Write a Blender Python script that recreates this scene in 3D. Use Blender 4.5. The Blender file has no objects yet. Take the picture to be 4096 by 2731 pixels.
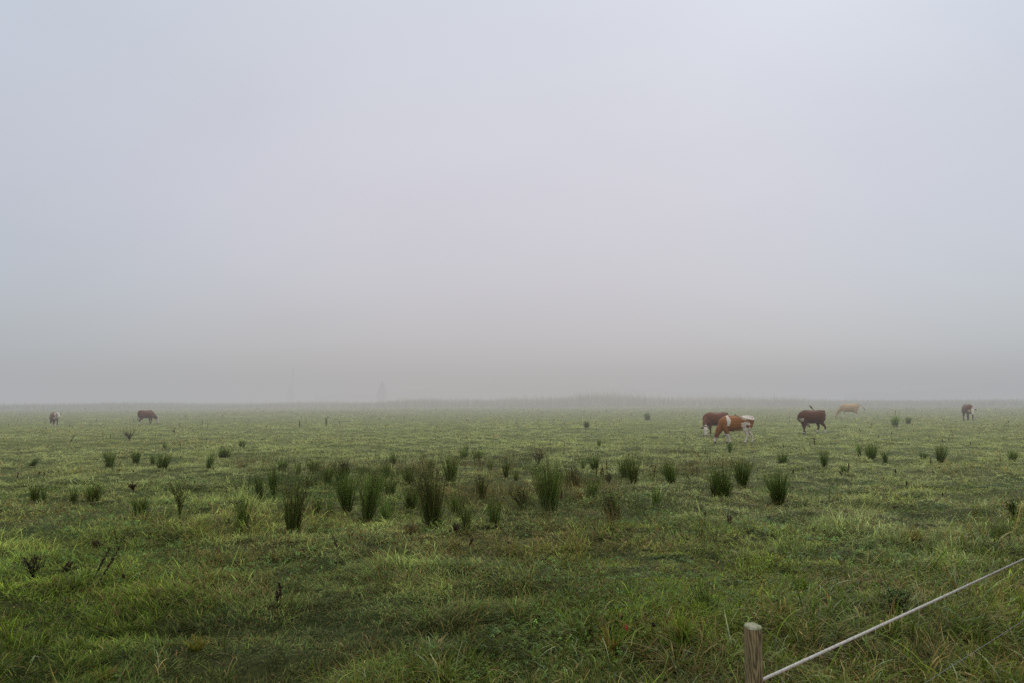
import bpy, bmesh, math, random
import numpy as np
from mathutils import Vector, Matrix

R = math.radians
sc = bpy.context.scene
COL = sc.collection
sc.view_settings.view_transform = 'Standard'; sc.view_settings.look = 'None'; sc.view_settings.exposure = 0; sc.view_settings.gamma = 1
sc.cycles.use_denoising = False; sc.cycles.max_bounces = 5; sc.cycles.diffuse_bounces = 3; sc.cycles.transmission_bounces = 3
rng = np.random.default_rng(7)
SIGMA = 0.0105                       # fog extinction per metre
FOG_L = (0.440, 0.430, 0.425)        # in-scattered radiance of the fog

# ------------------------------------------------------------------ helpers
def tag(o, label=None, cat=None, group=None, kind=None):
    if label: o['label'] = label
    if cat: o['category'] = cat
    if group: o['group'] = group
    if kind: o['kind'] = kind
    return o

def mk(name, V, F, mat, col=None, parent=None, loc=None, smooth=False):
    """mesh object from vertices V (n,3), list of face index arrays F (each (m,k)) and point colours"""
    V = np.asarray(V, dtype=np.float32)
    me = bpy.data.meshes.new(name)
    me.vertices.add(len(V)); me.vertices.foreach_set('co', V.ravel())
    F = [np.asarray(f, dtype=np.int32) for f in F if len(f)]
    nl = sum(f.size for f in F); nf = sum(len(f) for f in F)
    me.loops.add(nl); me.loops.foreach_set('vertex_index', np.concatenate([f.ravel() for f in F]))
    me.polygons.add(nf)
    tot = np.concatenate([np.full(len(f), f.shape[1], dtype=np.int32) for f in F])
    st = np.zeros(nf, dtype=np.int32); st[1:] = np.cumsum(tot)[:-1]
    me.polygons.foreach_set('loop_start', st)
    me.polygons.foreach_set('loop_total', tot)
    if col is not None:
        a = me.color_attributes.new('Col', 'BYTE_COLOR', 'POINT')
        c = np.ones((len(V), 4), dtype=np.float32); c[:, :3] = np.clip(col, 0, 1)
        a.data.foreach_set('color', c.ravel())
    me.update(calc_edges=True)
    if smooth: me.polygons.foreach_set('use_smooth', np.ones(nf, dtype=bool))
    me.materials.append(mat)
    o = bpy.data.objects.new(name, me); COL.objects.link(o)
    if parent is not None: o.parent = parent
    if loc is not None: o.location = loc
    return o

def empty(name, loc, rz=0.0):
    o = bpy.data.objects.new(name, None); COL.objects.link(o)
    o.location = loc; o.rotation_euler = (0, 0, rz); o.empty_display_size = .2
    return o

def sstep(a, b, x):
    t = np.clip((x - a) / (b - a), 0, 1); return t * t * (3 - 2 * t)

def vnoise(x, y, scale, seed):
    x = np.asarray(x, dtype=np.float64) / scale + 1000 + seed * 17.3
    y = np.asarray(y, dtype=np.float64) / scale + 1000 + seed * 31.7
    xi = np.floor(x); yi = np.floor(y); fx = x - xi; fy = y - yi
    fx = fx * fx * (3 - 2 * fx); fy = fy * fy * (3 - 2 * fy)
    def h(i, j):
        v = np.sin(i * 127.1 + j * 311.7 + seed * 74.7) * 43758.5453
        return v - np.floor(v)
    return (h(xi, yi) * (1 - fx) + h(xi + 1, yi) * fx) * (1 - fy) + (h(xi, yi + 1) * (1 - fx) + h(xi + 1, yi + 1) * fx) * fy

def fnoise(x, y, scale, seed):
    return (vnoise(x, y, scale, seed) * .6 + vnoise(x, y, scale * .43, seed + 5) * .28 + vnoise(x, y, scale * .19, seed + 11) * .12)

def lumps(x, y):
    return (vnoise(x, y, 1.25, 12) - .5) * .10 + (vnoise(x, y, .6, 13) - .5) * .12 + (vnoise(x, y, .28, 15) - .5) * .06

def ground_z(x, y):
    return (fnoise(x, y, 2.6, 3) - .5) * .09 + (vnoise(x, y, 14, 9) - .5) * .12 + lumps(x, y)

# ------------------------------------------------------------------ camera
H = 2.0
cam = bpy.data.cameras.new('camera'); cam.lens = 28; cam.sensor_width = 36; cam.clip_end = 6000; cam.clip_start = .05
camo = bpy.data.objects.new('camera', cam); COL.objects.link(camo)
CAMROT = Matrix.Rotation(R(90 + 3.95), 3, 'X') @ Matrix.Rotation(R(-0.2), 3, 'Z')
camo.matrix_world = Matrix.Translation((0, 0, H)) @ CAMROT.to_4x4()
sc.camera = camo
FPX = 28 / 36 * 4096

def ray(px, py):
    return CAMROT @ Vector(((px - 2048) / FPX, -(py - 1365.5) / FPX, -1))

def at(px, py):
    """ground point seen at a pixel of the photograph"""
    d = ray(px, py); z = 0.0
    for _ in range(12):
        t = (z - H) / d.z; p = d * t
        z = float(ground_z(p.x, p.y)) if p.y < 300 else 0.0
    return Vector((p.x, p.y, z))

def m_per_px(p):
    return p.y / FPX

# ------------------------------------------------------------------ materials
def newmat(name):
    m = bpy.data.materials.new(name); m.use_nodes = True
    nt = m.node_tree; nt.nodes.clear()
    return m, nt, nt.nodes.new('ShaderNodeOutputMaterial')

def leaf_mat(name, rough=.45, spec=.35, trans=.35, attr='Col', bright=1.0, noise=.25):
    m, nt, out = newmat(name)
    N, L = nt.nodes, nt.links
    a = N.new('ShaderNodeAttribute'); a.attribute_name = attr
    geo = N.new('ShaderNodeNewGeometry')
    nz = N.new('ShaderNodeTexNoise'); nz.inputs['Scale'].default_value = 1.3; nz.inputs['Detail'].default_value = 3
    L.new(geo.outputs['Position'], nz.inputs['Vector'])
    mr = N.new('ShaderNodeMapRange'); mr.inputs[1].default_value = .3; mr.inputs[2].default_value = .7
    mr.inputs[3].default_value = bright * (1 - noise); mr.inputs[4].default_value = bright * (1 + noise)
    L.new(nz.outputs['Fac'], mr.inputs[0])
    mu = N.new('ShaderNodeVectorMath'); mu.operation = 'SCALE'
    L.new(a.outputs['Color'], mu.inputs[0]); L.new(mr.outputs[0], mu.inputs['Scale'])
    p = N.new('ShaderNodeBsdfPrincipled'); p.inputs['Roughness'].default_value = rough
    p.inputs['Specular IOR Level'].default_value = spec
    L.new(mu.outputs[0], p.inputs['Base Color'])
    if trans:
        t = N.new('ShaderNodeBsdfTranslucent'); L.new(mu.outputs[0], t.inputs['Color'])
        mx = N.new('ShaderNodeMixShader'); mx.inputs[0].default_value = trans
        L.new(p.outputs[0], mx.inputs[1]); L.new(t.outputs[0], mx.inputs[2]); L.new(mx.outputs[0], out.inputs[0])
    else:
        L.new(p.outputs[0], out.inputs[0])
    return m

M_grass = leaf_mat('wet_grass_blades', .5, .10, .35)
M_rush = leaf_mat('rush_stems', .5, .3, .15, noise=.15)
M_dead = leaf_mat('dead_plant', .75, .15, .1, noise=.2)
M_tree = leaf_mat('tree_leaves', .6, .2, .25, noise=.2)

def coat_mat():
    m, nt, out = newmat('cow_coat'); N, L = nt.nodes, nt.links
    a = N.new('ShaderNodeAttribute'); a.attribute_name = 'Col'
    tc = N.new('ShaderNodeTexCoord')
    nz = N.new('ShaderNodeTexNoise'); nz.inputs['Scale'].default_value = 22; nz.inputs['Detail'].default_value = 4
    L.new(tc.outputs['Object'], nz.inputs['Vector'])
    mr = N.new('ShaderNodeMapRange'); mr.inputs[1].default_value = .3; mr.inputs[2].default_value = .7
    mr.inputs[3].default_value = .78; mr.inputs[4].default_value = 1.2
    L.new(nz.outputs['Fac'], mr.inputs[0])
    mu = N.new('ShaderNodeVectorMath'); mu.operation = 'SCALE'
    L.new(a.outputs['Color'], mu.inputs[0]); L.new(mr.outputs[0], mu.inputs['Scale'])
    p = N.new('ShaderNodeBsdfPrincipled'); p.inputs['Roughness'].default_value = .7
    p.inputs['Specular IOR Level'].default_value = .25
    p.inputs['Sheen Weight'].default_value = .12
    L.new(mu.outputs[0], p.inputs['Base Color'])
    b = N.new('ShaderNodeBump'); b.inputs['Strength'].default_value = .25; b.inputs['Distance'].default_value = .02
    L.new(nz.outputs['Fac'], b.inputs['Height']); L.new(b.outputs[0], p.inputs['Normal'])
    L.new(p.outputs[0], out.inputs[0]); return m
M_coat = coat_mat()

def ground_mat():
    m, nt, out = newmat('meadow_soil'); N, L = nt.nodes, nt.links
    geo = N.new('ShaderNodeNewGeometry')
    n1 = N.new('ShaderNodeTexNoise'); n1.inputs['Scale'].default_value = .6; n1.inputs['Detail'].default_value = 6
    L.new(geo.outputs['Position'], n1.inputs['Vector'])
    n2 = N.new('ShaderNodeTexNoise'); n2.inputs['Scale'].default_value = 18; n2.inputs['Detail'].default_value = 5
    L.new(geo.outputs['Position'], n2.inputs['Vector'])
    r = N.new('ShaderNodeValToRGB')
    r.color_ramp.elements[0].position = .32; r.color_ramp.elements[0].color = (.050, .074, .014, 1)
    r.color_ramp.elements[1].position = .68; r.color_ramp.elements[1].color = (.105, .112, .030, 1)
    L.new(n1.outputs['Fac'], r.inputs[0])
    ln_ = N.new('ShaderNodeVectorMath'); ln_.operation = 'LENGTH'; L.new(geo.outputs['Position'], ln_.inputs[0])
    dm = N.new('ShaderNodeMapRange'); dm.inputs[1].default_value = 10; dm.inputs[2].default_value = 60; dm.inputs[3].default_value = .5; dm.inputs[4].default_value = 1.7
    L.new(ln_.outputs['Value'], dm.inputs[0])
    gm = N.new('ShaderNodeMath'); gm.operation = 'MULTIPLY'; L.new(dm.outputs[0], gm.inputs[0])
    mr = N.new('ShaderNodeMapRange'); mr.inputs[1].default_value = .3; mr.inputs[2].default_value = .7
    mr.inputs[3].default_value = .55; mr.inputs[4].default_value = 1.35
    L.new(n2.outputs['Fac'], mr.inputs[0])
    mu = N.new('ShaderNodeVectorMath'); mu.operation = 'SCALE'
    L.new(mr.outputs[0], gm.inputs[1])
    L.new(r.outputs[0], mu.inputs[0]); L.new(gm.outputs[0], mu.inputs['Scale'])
    p = N.new('ShaderNodeBsdfPrincipled'); p.inputs['Roughness'].default_value = .9; p.inputs['Specular IOR Level'].default_value = .1
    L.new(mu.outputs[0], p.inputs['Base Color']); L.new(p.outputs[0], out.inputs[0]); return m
M_ground = ground_mat()

def post_mat():
    """weathered round timber: tilted, wobbling growth rings cut by the surface give cathedral grain"""
    m, nt, out = newmat('weathered_wood'); N, L = nt.nodes, nt.links
    tc = N.new('ShaderNodeTexCoord')
    mp = N.new('ShaderNodeMapping'); mp.inputs['Scale'].default_value = (1, 1, .16)
    L.new(tc.outputs['Object'], mp.inputs['Vector'])
    nz = N.new('ShaderNodeTexNoise'); nz.inputs['Scale'].default_value = 26; nz.inputs['Detail'].default_value = 3
    L.new(mp.outputs[0], nz.inputs['Vector'])
    sx = N.new('ShaderNodeSeparateXYZ'); L.new(tc.outputs['Object'], sx.inputs[0])
    nc = N.new('ShaderNodeSeparateColor'); L.new(nz.outputs['Color'], nc.inputs[0])
    def math_(op, a, b):
        n = N.new('ShaderNodeMath'); n.operation = op
        for i, v in enumerate((a, b)):
            if isinstance(v, (int, float)): n.inputs[i].default_value = v
            else: L.new(v, n.inputs[i])
        return n.outputs[0]
    x = math_('ADD', sx.outputs[0], math_('MULTIPLY', math_('SUBTRACT', nc.outputs[0], .5), .03))
    x = math_('ADD', x, .012)
    y = math_('ADD', sx.outputs[1], math_('MULTIPLY', math_('SUBTRACT', nc.outputs[1], .5), .03))
    y = math_('ADD', y, math_('MULTIPLY', sx.outputs[2], -.035))
    d = math_('SQRT', math_('ADD', math_('MULTIPLY', x, x), math_('MULTIPLY', y, y)), 0)
    w = math_('SINE', math_('MULTIPLY', d, 1150.0), 0)
    w = math_('ADD', math_('MULTIPLY', w, .5), .5)
    fine = N.new('ShaderNodeTexNoise'); fine.inputs['Scale'].default_value = 260; fine.inputs['Detail'].default_value = 3
    mp2 = N.new('ShaderNodeMapping'); mp2.inputs['Scale'].default_value = (1, 1, .06)
    L.new(tc.outputs['Object'], mp2.inputs['Vector']); L.new(mp2.outputs[0], fine.inputs['Vector'])
    big = N.new('ShaderNodeTexNoise'); big.inputs['Scale'].default_value = 9
    L.new(tc.outputs['Object'], big.inputs['Vector'])
    f = math_('ADD', math_('MULTIPLY', w, .6), math_('MULTIPLY', fine.outputs['Fac'], .55))
    r = N.new('ShaderNodeValToRGB')
    r.color_ramp.elements[0].position = .2; r.color_ramp.elements[0].color = (.085, .058, .026, 1)
    r.color_ramp.elements[1].position = .85; r.color_ramp.elements[1].color = (.35, .258, .128, 1)
    L.new(f, r.inputs[0])
    mx = N.new('ShaderNodeMix'); mx.data_type = 'RGBA'
    mr = N.new('ShaderNodeMapRange'); mr.inputs[1].default_value = .42; mr.inputs[2].default_value = .7; mr.inputs[4].default_value = .35
    L.new(big.outputs['Fac'], mr.inputs[0]); L.new(mr.outputs[0], mx.inputs[0])
    L.new(r.outputs[0], mx.inputs[6]); mx.inputs[7].default_value = (.09, .105, .06, 1)
    ck = N.new('ShaderNodeTexNoise'); ck.inputs['Scale'].default_value = 95; ck.inputs['Detail'].default_value = 2
    mp3 = N.new('ShaderNodeMapping'); mp3.inputs['Scale'].default_value = (1, 1, .022)
    L.new(tc.outputs['Object'], mp3.inputs['Vector']); L.new(mp3.outputs[0], ck.inputs['Vector'])
    cm = N.new('ShaderNodeMapRange'); cm.inputs[1].default_value = .33; cm.inputs[2].default_value = .40; cm.inputs[3].default_value = .22; cm.inputs[4].default_value = 1.0
    L.new(ck.outputs['Fac'], cm.inputs[0])
    cv = N.new('ShaderNodeVectorMath'); cv.operation = 'SCALE'; L.new(mx.outputs[2], cv.inputs[0]); L.new(cm.outputs[0], cv.inputs['Scale'])
    p = N.new('ShaderNodeBsdfPrincipled'); p.inputs['Roughness'].default_value = .85; p.inputs['Specular IOR Level'].default_value = .2
    L.new(cv.outputs[0], p.inputs['Base Color'])
    b = N.new('ShaderNodeBump'); b.inputs['Strength'].default_value = .5; b.inputs['Distance'].default_value = .002
    L.new(f, b.inputs['Height']); L.new(b.outputs[0], p.inputs['Normal'])
    L.new(p.outputs[0], out.inputs[0]); return m
M_post = post_mat()

def two_tone(name, c0, c1, scale, rough=.8, lo=.4, hi=.6):
    m, nt, out = newmat(name); N, L = nt.nodes, nt.links
    tc = N.new('ShaderNodeTexCoord')
    nz = N.new('ShaderNodeTexNoise'); nz.inputs['Scale'].default_value = scale; nz.inputs['Detail'].default_value = 5
    L.new(tc.outputs['Object'], nz.inputs['Vector'])
    r = N.new('ShaderNodeValToRGB')
    r.color_ramp.elements[0].position = lo; r.color_ramp.elements[0].color = (*c0, 1)
    r.color_ramp.elements[1].position = hi; r.color_ramp.elements[1].color = (*c1, 1)
    L.new(nz.outputs['Fac'], r.inputs[0])
    p = N.new('ShaderNodeBsdfPrincipled'); p.inputs['Roughness'].default_value = rough; p.inputs['Specular IOR Level'].default_value = .25
    L.new(r.outputs[0], p.inputs['Base Color']); L.new(p.outputs[0], out.inputs[0]); return m
M_moss = two_tone('mossy_end_grain', (.12, .15, .045), (.30, .28, .19), 38)
M_tape = two_tone('woven_white_tape', (.33, .305, .255), (.53, .50, .435), 70, .75, .3, .62)
M_white = two_tone('white_plastic', (.62, .62, .6), (.75, .75, .73), 30, .5)
M_dark = two_tone('dark_strand', (.03, .03, .03), (.07, .068, .06), 90, .5)
M_redthread = two_tone('red_thread', (.30, .10, .10), (.4, .16, .15), 400, .7)
M_red = two_tone('red_leaf', (.32, .035, .03), (.42, .07, .05), 60, .5)
M_yellow = two_tone('yellow_petals', (.62, .44, .02), (.72, .55, .04), 60, .5)
M_tag = two_tone('ear_tag_plastic', (.55, .45, .1), (.65, .52, .12), 30, .5)
M_eye = two_tone('eye', (.012, .01, .008), (.03, .02, .015), 30, .15)

# ------------------------------------------------------------------ world, sun, fog
SUN_EL, SUN_AZ = R(38), R(25)
w = bpy.data.worlds.new('World'); sc.world = w; w.use_nodes = True
nt = w.node_tree; nt.nodes.clear(); N, L = nt.nodes, nt.links
out = N.new('ShaderNodeOutputWorld')
sky = N.new('ShaderNodeTexSky'); sky.sky_type = 'NISHITA'; sky.sun_disc = False
sky.sun_elevation = SUN_EL; sky.sun_rotation = SUN_AZ
bg1 = N.new('ShaderNodeBackground'); bg1.inputs['Strength'].default_value = .05
hs = N.new('ShaderNodeHueSaturation'); hs.inputs['Saturation'].default_value = .3; hs.inputs['Value'].default_value = .25
L.new(sky.outputs[0], hs.inputs['Color']); L.new(hs.outputs[0], bg1.inputs['Color'])
# the cloud deck above the mist: brighter and bluer overhead, warm grey low down, cooler to the sides
tc = N.new('ShaderNodeTexCoord'); sp = N.new('ShaderNodeSeparateXYZ'); L.new(tc.outputs['Generated'], sp.inputs[0])
ramp = N.new('ShaderNodeValToRGB'); cr = ramp.color_ramp
stops = [(0.0, (.43, .42, .43)), (.07, (.46, .448, .475)), (.15, (.505, .493, .54)), (.24, (.535, .525, .585)), (.46, (.57, .597, .665)), (.62, (.80, .82, .88)), (1.0, (1.25, 1.27, 1.33))]
cr.elements[0].position = stops[0][0]; cr.elements[0].color = (*stops[0][1], 1)
cr.elements[1].position = stops[-1][0]; cr.elements[1].color = (*stops[-1][1], 1)
for q, c in stops[1:-1]:
    e = cr.elements.new(q); e.color = (*c, 1)
L.new(sp.outputs['Z'], ramp.inputs[0])
side = N.new('ShaderNodeMath'); side.operation = 'ABSOLUTE'; L.new(sp.outputs['X'], side.inputs[0])
sr = N.new('ShaderNodeMapRange'); sr.interpolation_type = 'SMOOTHSTEP'
sr.inputs[1].default_value = .12; sr.inputs[2].default_value = .62; sr.inputs[4].default_value = 1.0
L.new(side.outputs[0], sr.inputs[0])
tint = N.new('ShaderNodeMix'); tint.data_type = 'RGBA'; tint.blend_type = 'MULTIPLY'
L.new(sr.outputs[0], tint.inputs[0]); L.new(ramp.outputs[0], tint.inputs[6]); 
tr = N.new('ShaderNodeValToRGB'); tr.color_ramp.elements[0].color = (.83, .965, 1.0, 1); tr.color_ramp.elements[0].position = .02
tr.color_ramp.elements[1].color = (.89, .955, .985, 1); tr.color_ramp.elements[1].position = .3
L.new(sp.outputs['Z'], tr.inputs[0]); L.new(tr.outputs[0], tint.inputs[7])
bg2 = N.new('ShaderNodeBackground'); bg2.inputs['Strength'].default_value = 1.0
wn = N.new('ShaderNodeTexNoise'); wn.inputs['Scale'].default_value = 2.2; wn.inputs['Detail'].default_value = 5
wm = N.new('ShaderNodeMapping'); wm.inputs['Scale'].default_value = (1, 1, 2.2); L.new(tc.outputs['Generated'], wm.inputs['Vector']); L.new(wm.outputs[0], wn.inputs['Vector'])
wr = N.new('ShaderNodeMapRange'); wr.inputs[1].default_value = .3; wr.inputs[2].default_value = .7; wr.inputs[3].default_value = .965; wr.inputs[4].default_value = 1.035
L.new(wn.outputs['Fac'], wr.inputs[0])
wv = N.new('ShaderNodeVectorMath'); wv.operation = 'SCALE'; L.new(tint.outputs[2], wv.inputs[0]); L.new(wr.outputs[0], wv.inputs['Scale'])
L.new(wv.outputs[0], bg2.inputs['Color'])
add = N.new('ShaderNodeAddShader'); L.new(bg1.outputs[0], add.inputs[0]); L.new(bg2.outputs[0], add.inputs[1])
L.new(add.outputs[0], out.inputs['Surface'])

sun = bpy.data.lights.new('sun', 'SUN'); sun.energy = .8; sun.angle = R(30); sun.color = (1, .96, .9)
so = bpy.data.objects.new('sun', sun); COL.objects.link(so)
so.rotation_euler = (math.pi / 2 - SUN_EL, 0, math.pi - SUN_AZ)

def fog_mat(sigma, col):
    m, nt, out = newmat('fog'); N, L = nt.nodes, nt.links
    a = N.new('ShaderNodeVolumeAbsorption'); a.inputs['Color'].default_value = (0, 0, 0, 1); a.inputs['Density'].default_value = sigma
    e = N.new('ShaderNodeEmission'); e.inputs['Color'].default_value = (*col, 1); e.inputs['Strength'].default_value = sigma  # even glow stands in for daylight scattered by the mist
    ad = N.new('ShaderNodeAddShader'); L.new(a.outputs[0], ad.inputs[0]); L.new(e.outputs[0], ad.inputs[1])
    L.new(ad.outputs[0], out.inputs['Volume']); return m
def fog_bank(x0, x1, y0, y1, sigma, col, label):
    V = [(x, y, z) for z in (-2.0, 10.0) for x, y in ((x0, y0), (x1, y0), (x1, y1), (x0, y1))]
    F = [[3, 2, 1, 0], [4, 5, 6, 7], [0, 1, 5, 4], [1, 2, 6, 5], [2, 3, 7, 6], [3, 0, 4, 7]]
    tag(mk('fog', V, [F], fog_mat(sigma, col)), label, 'fog', kind='stuff')
FOG_SIDE = (.402, .417, .436)
fog_bank(-2000, 2000, 18, 35.999, .0025, FOG_L, 'thin first veil of ground mist among the rushes')
fog_bank(-2000, 2000, 36, 59.999, .0050, FOG_L, 'light ground mist around the nearer cows')
for y0, y1, sg, w in ((60, 109.999, .0076, 'thickening'), (110, 2200, .0108, 'dense')):
    fog_bank(-45, 45, y0, y1, sg, FOG_L, w + ' warm grey mist over the far middle of the meadow')
    fog_bank(-2000, -45.001, y0, y1, sg, FOG_SIDE, w + ' cooler bluish mist over the far left of the meadow')
    fog_bank(45.001, 2000, y0, y1, sg, FOG_SIDE, w + ' cooler bluish mist over the far right of the meadow')

# ------------------------------------------------------------------ ground
def make_ground():
    rr = np.concatenate([[0.0], np.geomspace(.6, 2.8, 12), np.geomspace(3, 30, 190), np.geomspace(31, 3000, 70)]); nr, na = len(rr) - 1, 640
    a = np.arange(na) / na * 2 * np.pi
    x = rr[1:, None] * np.cos(a); y = rr[1:, None] * np.sin(a)
    z = ground_z(x, y) * (1 - sstep(220, 320, rr[1:, None])) - .065 * (1 - sstep(40, 90, rr[1:, None]))
    V = np.concatenate([[[0, 0, float(ground_z(0, 0)) - .065]], np.stack([x, y, z], 2).reshape(-1, 3)])
    i = np.arange(nr - 1)[:, None]; k = np.arange(na)[None, :]; k2 = (k + 1) % na
    q = np.stack([1 + i * na + k, 1 + i * na + k2 + 0 * i, 1 + (i + 1) * na + k2, 1 + (i + 1) * na + k], 2)
    q = q[:, :, [0, 3, 2, 1]].reshape(-1, 4)
    k = np.arange(na); t = np.stack([np.zeros(na, int), 1 + k, 1 + (k + 1) % na], 1)
    o = mk('ground', V, [q, t], M_ground, smooth=True)
    tag(o, 'flat wet meadow ground running to the misty horizon', 'ground', kind='structure')
make_ground()

# ------------------------------------------------------------------ ribbons of grass
def ribbons(P, yaw, length, width, lean, droop, cb, ct, nseg, twist=None, yawbend=None):
    """many blades at once; returns V, quads, tris, colours"""
    n = len(P); K = nseg
    th = lean[:, None] + droop[:, None] * (np.arange(K) + .5)[None, :] / K
    yw = yaw[:, None] + (0 if yawbend is None else yawbend[:, None] * np.arange(K)[None, :] / K)
    st = length[:, None] / K
    dx = np.cumsum(np.sin(th) * np.cos(yw) * st, 1); dy = np.cumsum(np.sin(th) * np.sin(yw) * st, 1); dz = np.cumsum(np.cos(th) * st, 1)
    z0 = np.zeros((n, 1))
    dx = np.concatenate([z0, dx], 1); dy = np.concatenate([z0, dy], 1); dz = np.concatenate([z0, dz], 1)
    C = P[:, None, :] + np.stack([dx, dy, dz], 2)
    C[:, :, 2] = np.maximum(C[:, :, 2], P[:, 2:3] + .004)
    tw = yaw + np.pi / 2 + (0 if twist is None else twist)
    sd = np.stack([np.cos(tw), np.sin(tw), 0 * tw], 1)
    s = np.arange(K) / K
    wd = width[:, None] * (1 - s[None, :] ** 1.6 * .75) * .5
    wd[:, 0] *= .7
    A = C[:, :K] - sd[:, None, :] * wd[:, :, None]; B = C[:, :K] + sd[:, None, :] * wd[:, :, None]
    nv = 2 * K + 1
    V = np.empty((n, nv, 3), dtype=np.float32)
    V[:, 0:2 * K:2] = A; V[:, 1:2 * K:2] = B; V[:, 2 * K] = C[:, K]
    cs = np.empty((n, nv, 3), dtype=np.float32)
    for k in range(K):
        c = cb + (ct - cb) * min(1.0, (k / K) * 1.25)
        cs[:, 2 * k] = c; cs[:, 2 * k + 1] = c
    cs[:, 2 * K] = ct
    base = (np.arange(n) * nv)[:, None]
    Q = [base + np.array([2 * k, 2 * k + 1, 2 * k + 3, 2 * k + 2]) for k in range(K - 1)]
    T = base + np.array([2 * K - 2, 2 * K - 1, 2 * K])
    return V.reshape(-1, 3), (np.concatenate(Q) if Q else np.zeros((0, 4), int)), T, cs.reshape(-1, 3)

class Bag:
    def __init__(s): s.V = []; s.Q = []; s.T = []; s.C = []; s.n = 0
    def add(s, V, Q, T, C):
        s.V.append(V); s.C.append(C)
        if len(Q): s.Q.append(np.asarray(Q) + s.n)
        if len(T): s.T.append(np.asarray(T) + s.n)
        s.n += len(V)
    def build(s, name, mat, parent=None, loc=None, smooth=False):
        return mk(name, np.concatenate(s.V), [np.concatenate(s.Q) if s.Q else [], np.concatenate(s.T) if s.T else []], mat, np.concatenate(s.C), parent, loc, smooth)

GREEN = np.array([.112, .165, .009]); DEEP = np.array([.050, .096, .008]); LIME = np.array([.18, .21, .020])
STRAW = np.array([.33, .25, .085]); RUST = np.array([.24, .115, .025]); DEW = np.array([.21, .25, .115]); PALE = np.array([.42, .455, .165])

FN = np.array([-.676, .737]); FP = np.array([1.04, 3.44]); FD = np.array([.737, .676])
def coarse_mask(x, y):
    d = (x - FP[0]) * FN[0] + (y - FP[1]) * FN[1]
    q = d + (fnoise(x, y, 1.8, 21) - .5) * 2.4
    m = 1 - sstep(1.3, 3.2, q)
    m2 = (1 - sstep(5.6, 7.4, y + (fnoise(x, y, 1.6, 33) - .5) * 3.0)) * .9
    return np.maximum(m, m2 * (.18 + .7 * sstep(-2.5, .5, x)))

def polar_points(n, r0, r1, p, half=R(39), sidem=1.6):
    """n points with density ~ r^-p in the wedge ahead of the camera (wider than the frame)"""
    u = rng.random(n); e = 2 - p
    r = (r0 ** e + u * (r1 ** e - r0 ** e)) ** (1 / e)
    a = (rng.random(n) * 2 - 1) * half
    x = r * np.sin(a); y = r * np.cos(a)
    x = x + (rng.random(n) * 2 - 1) * sidem
    return x, y, np.hypot(x, y)

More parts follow.
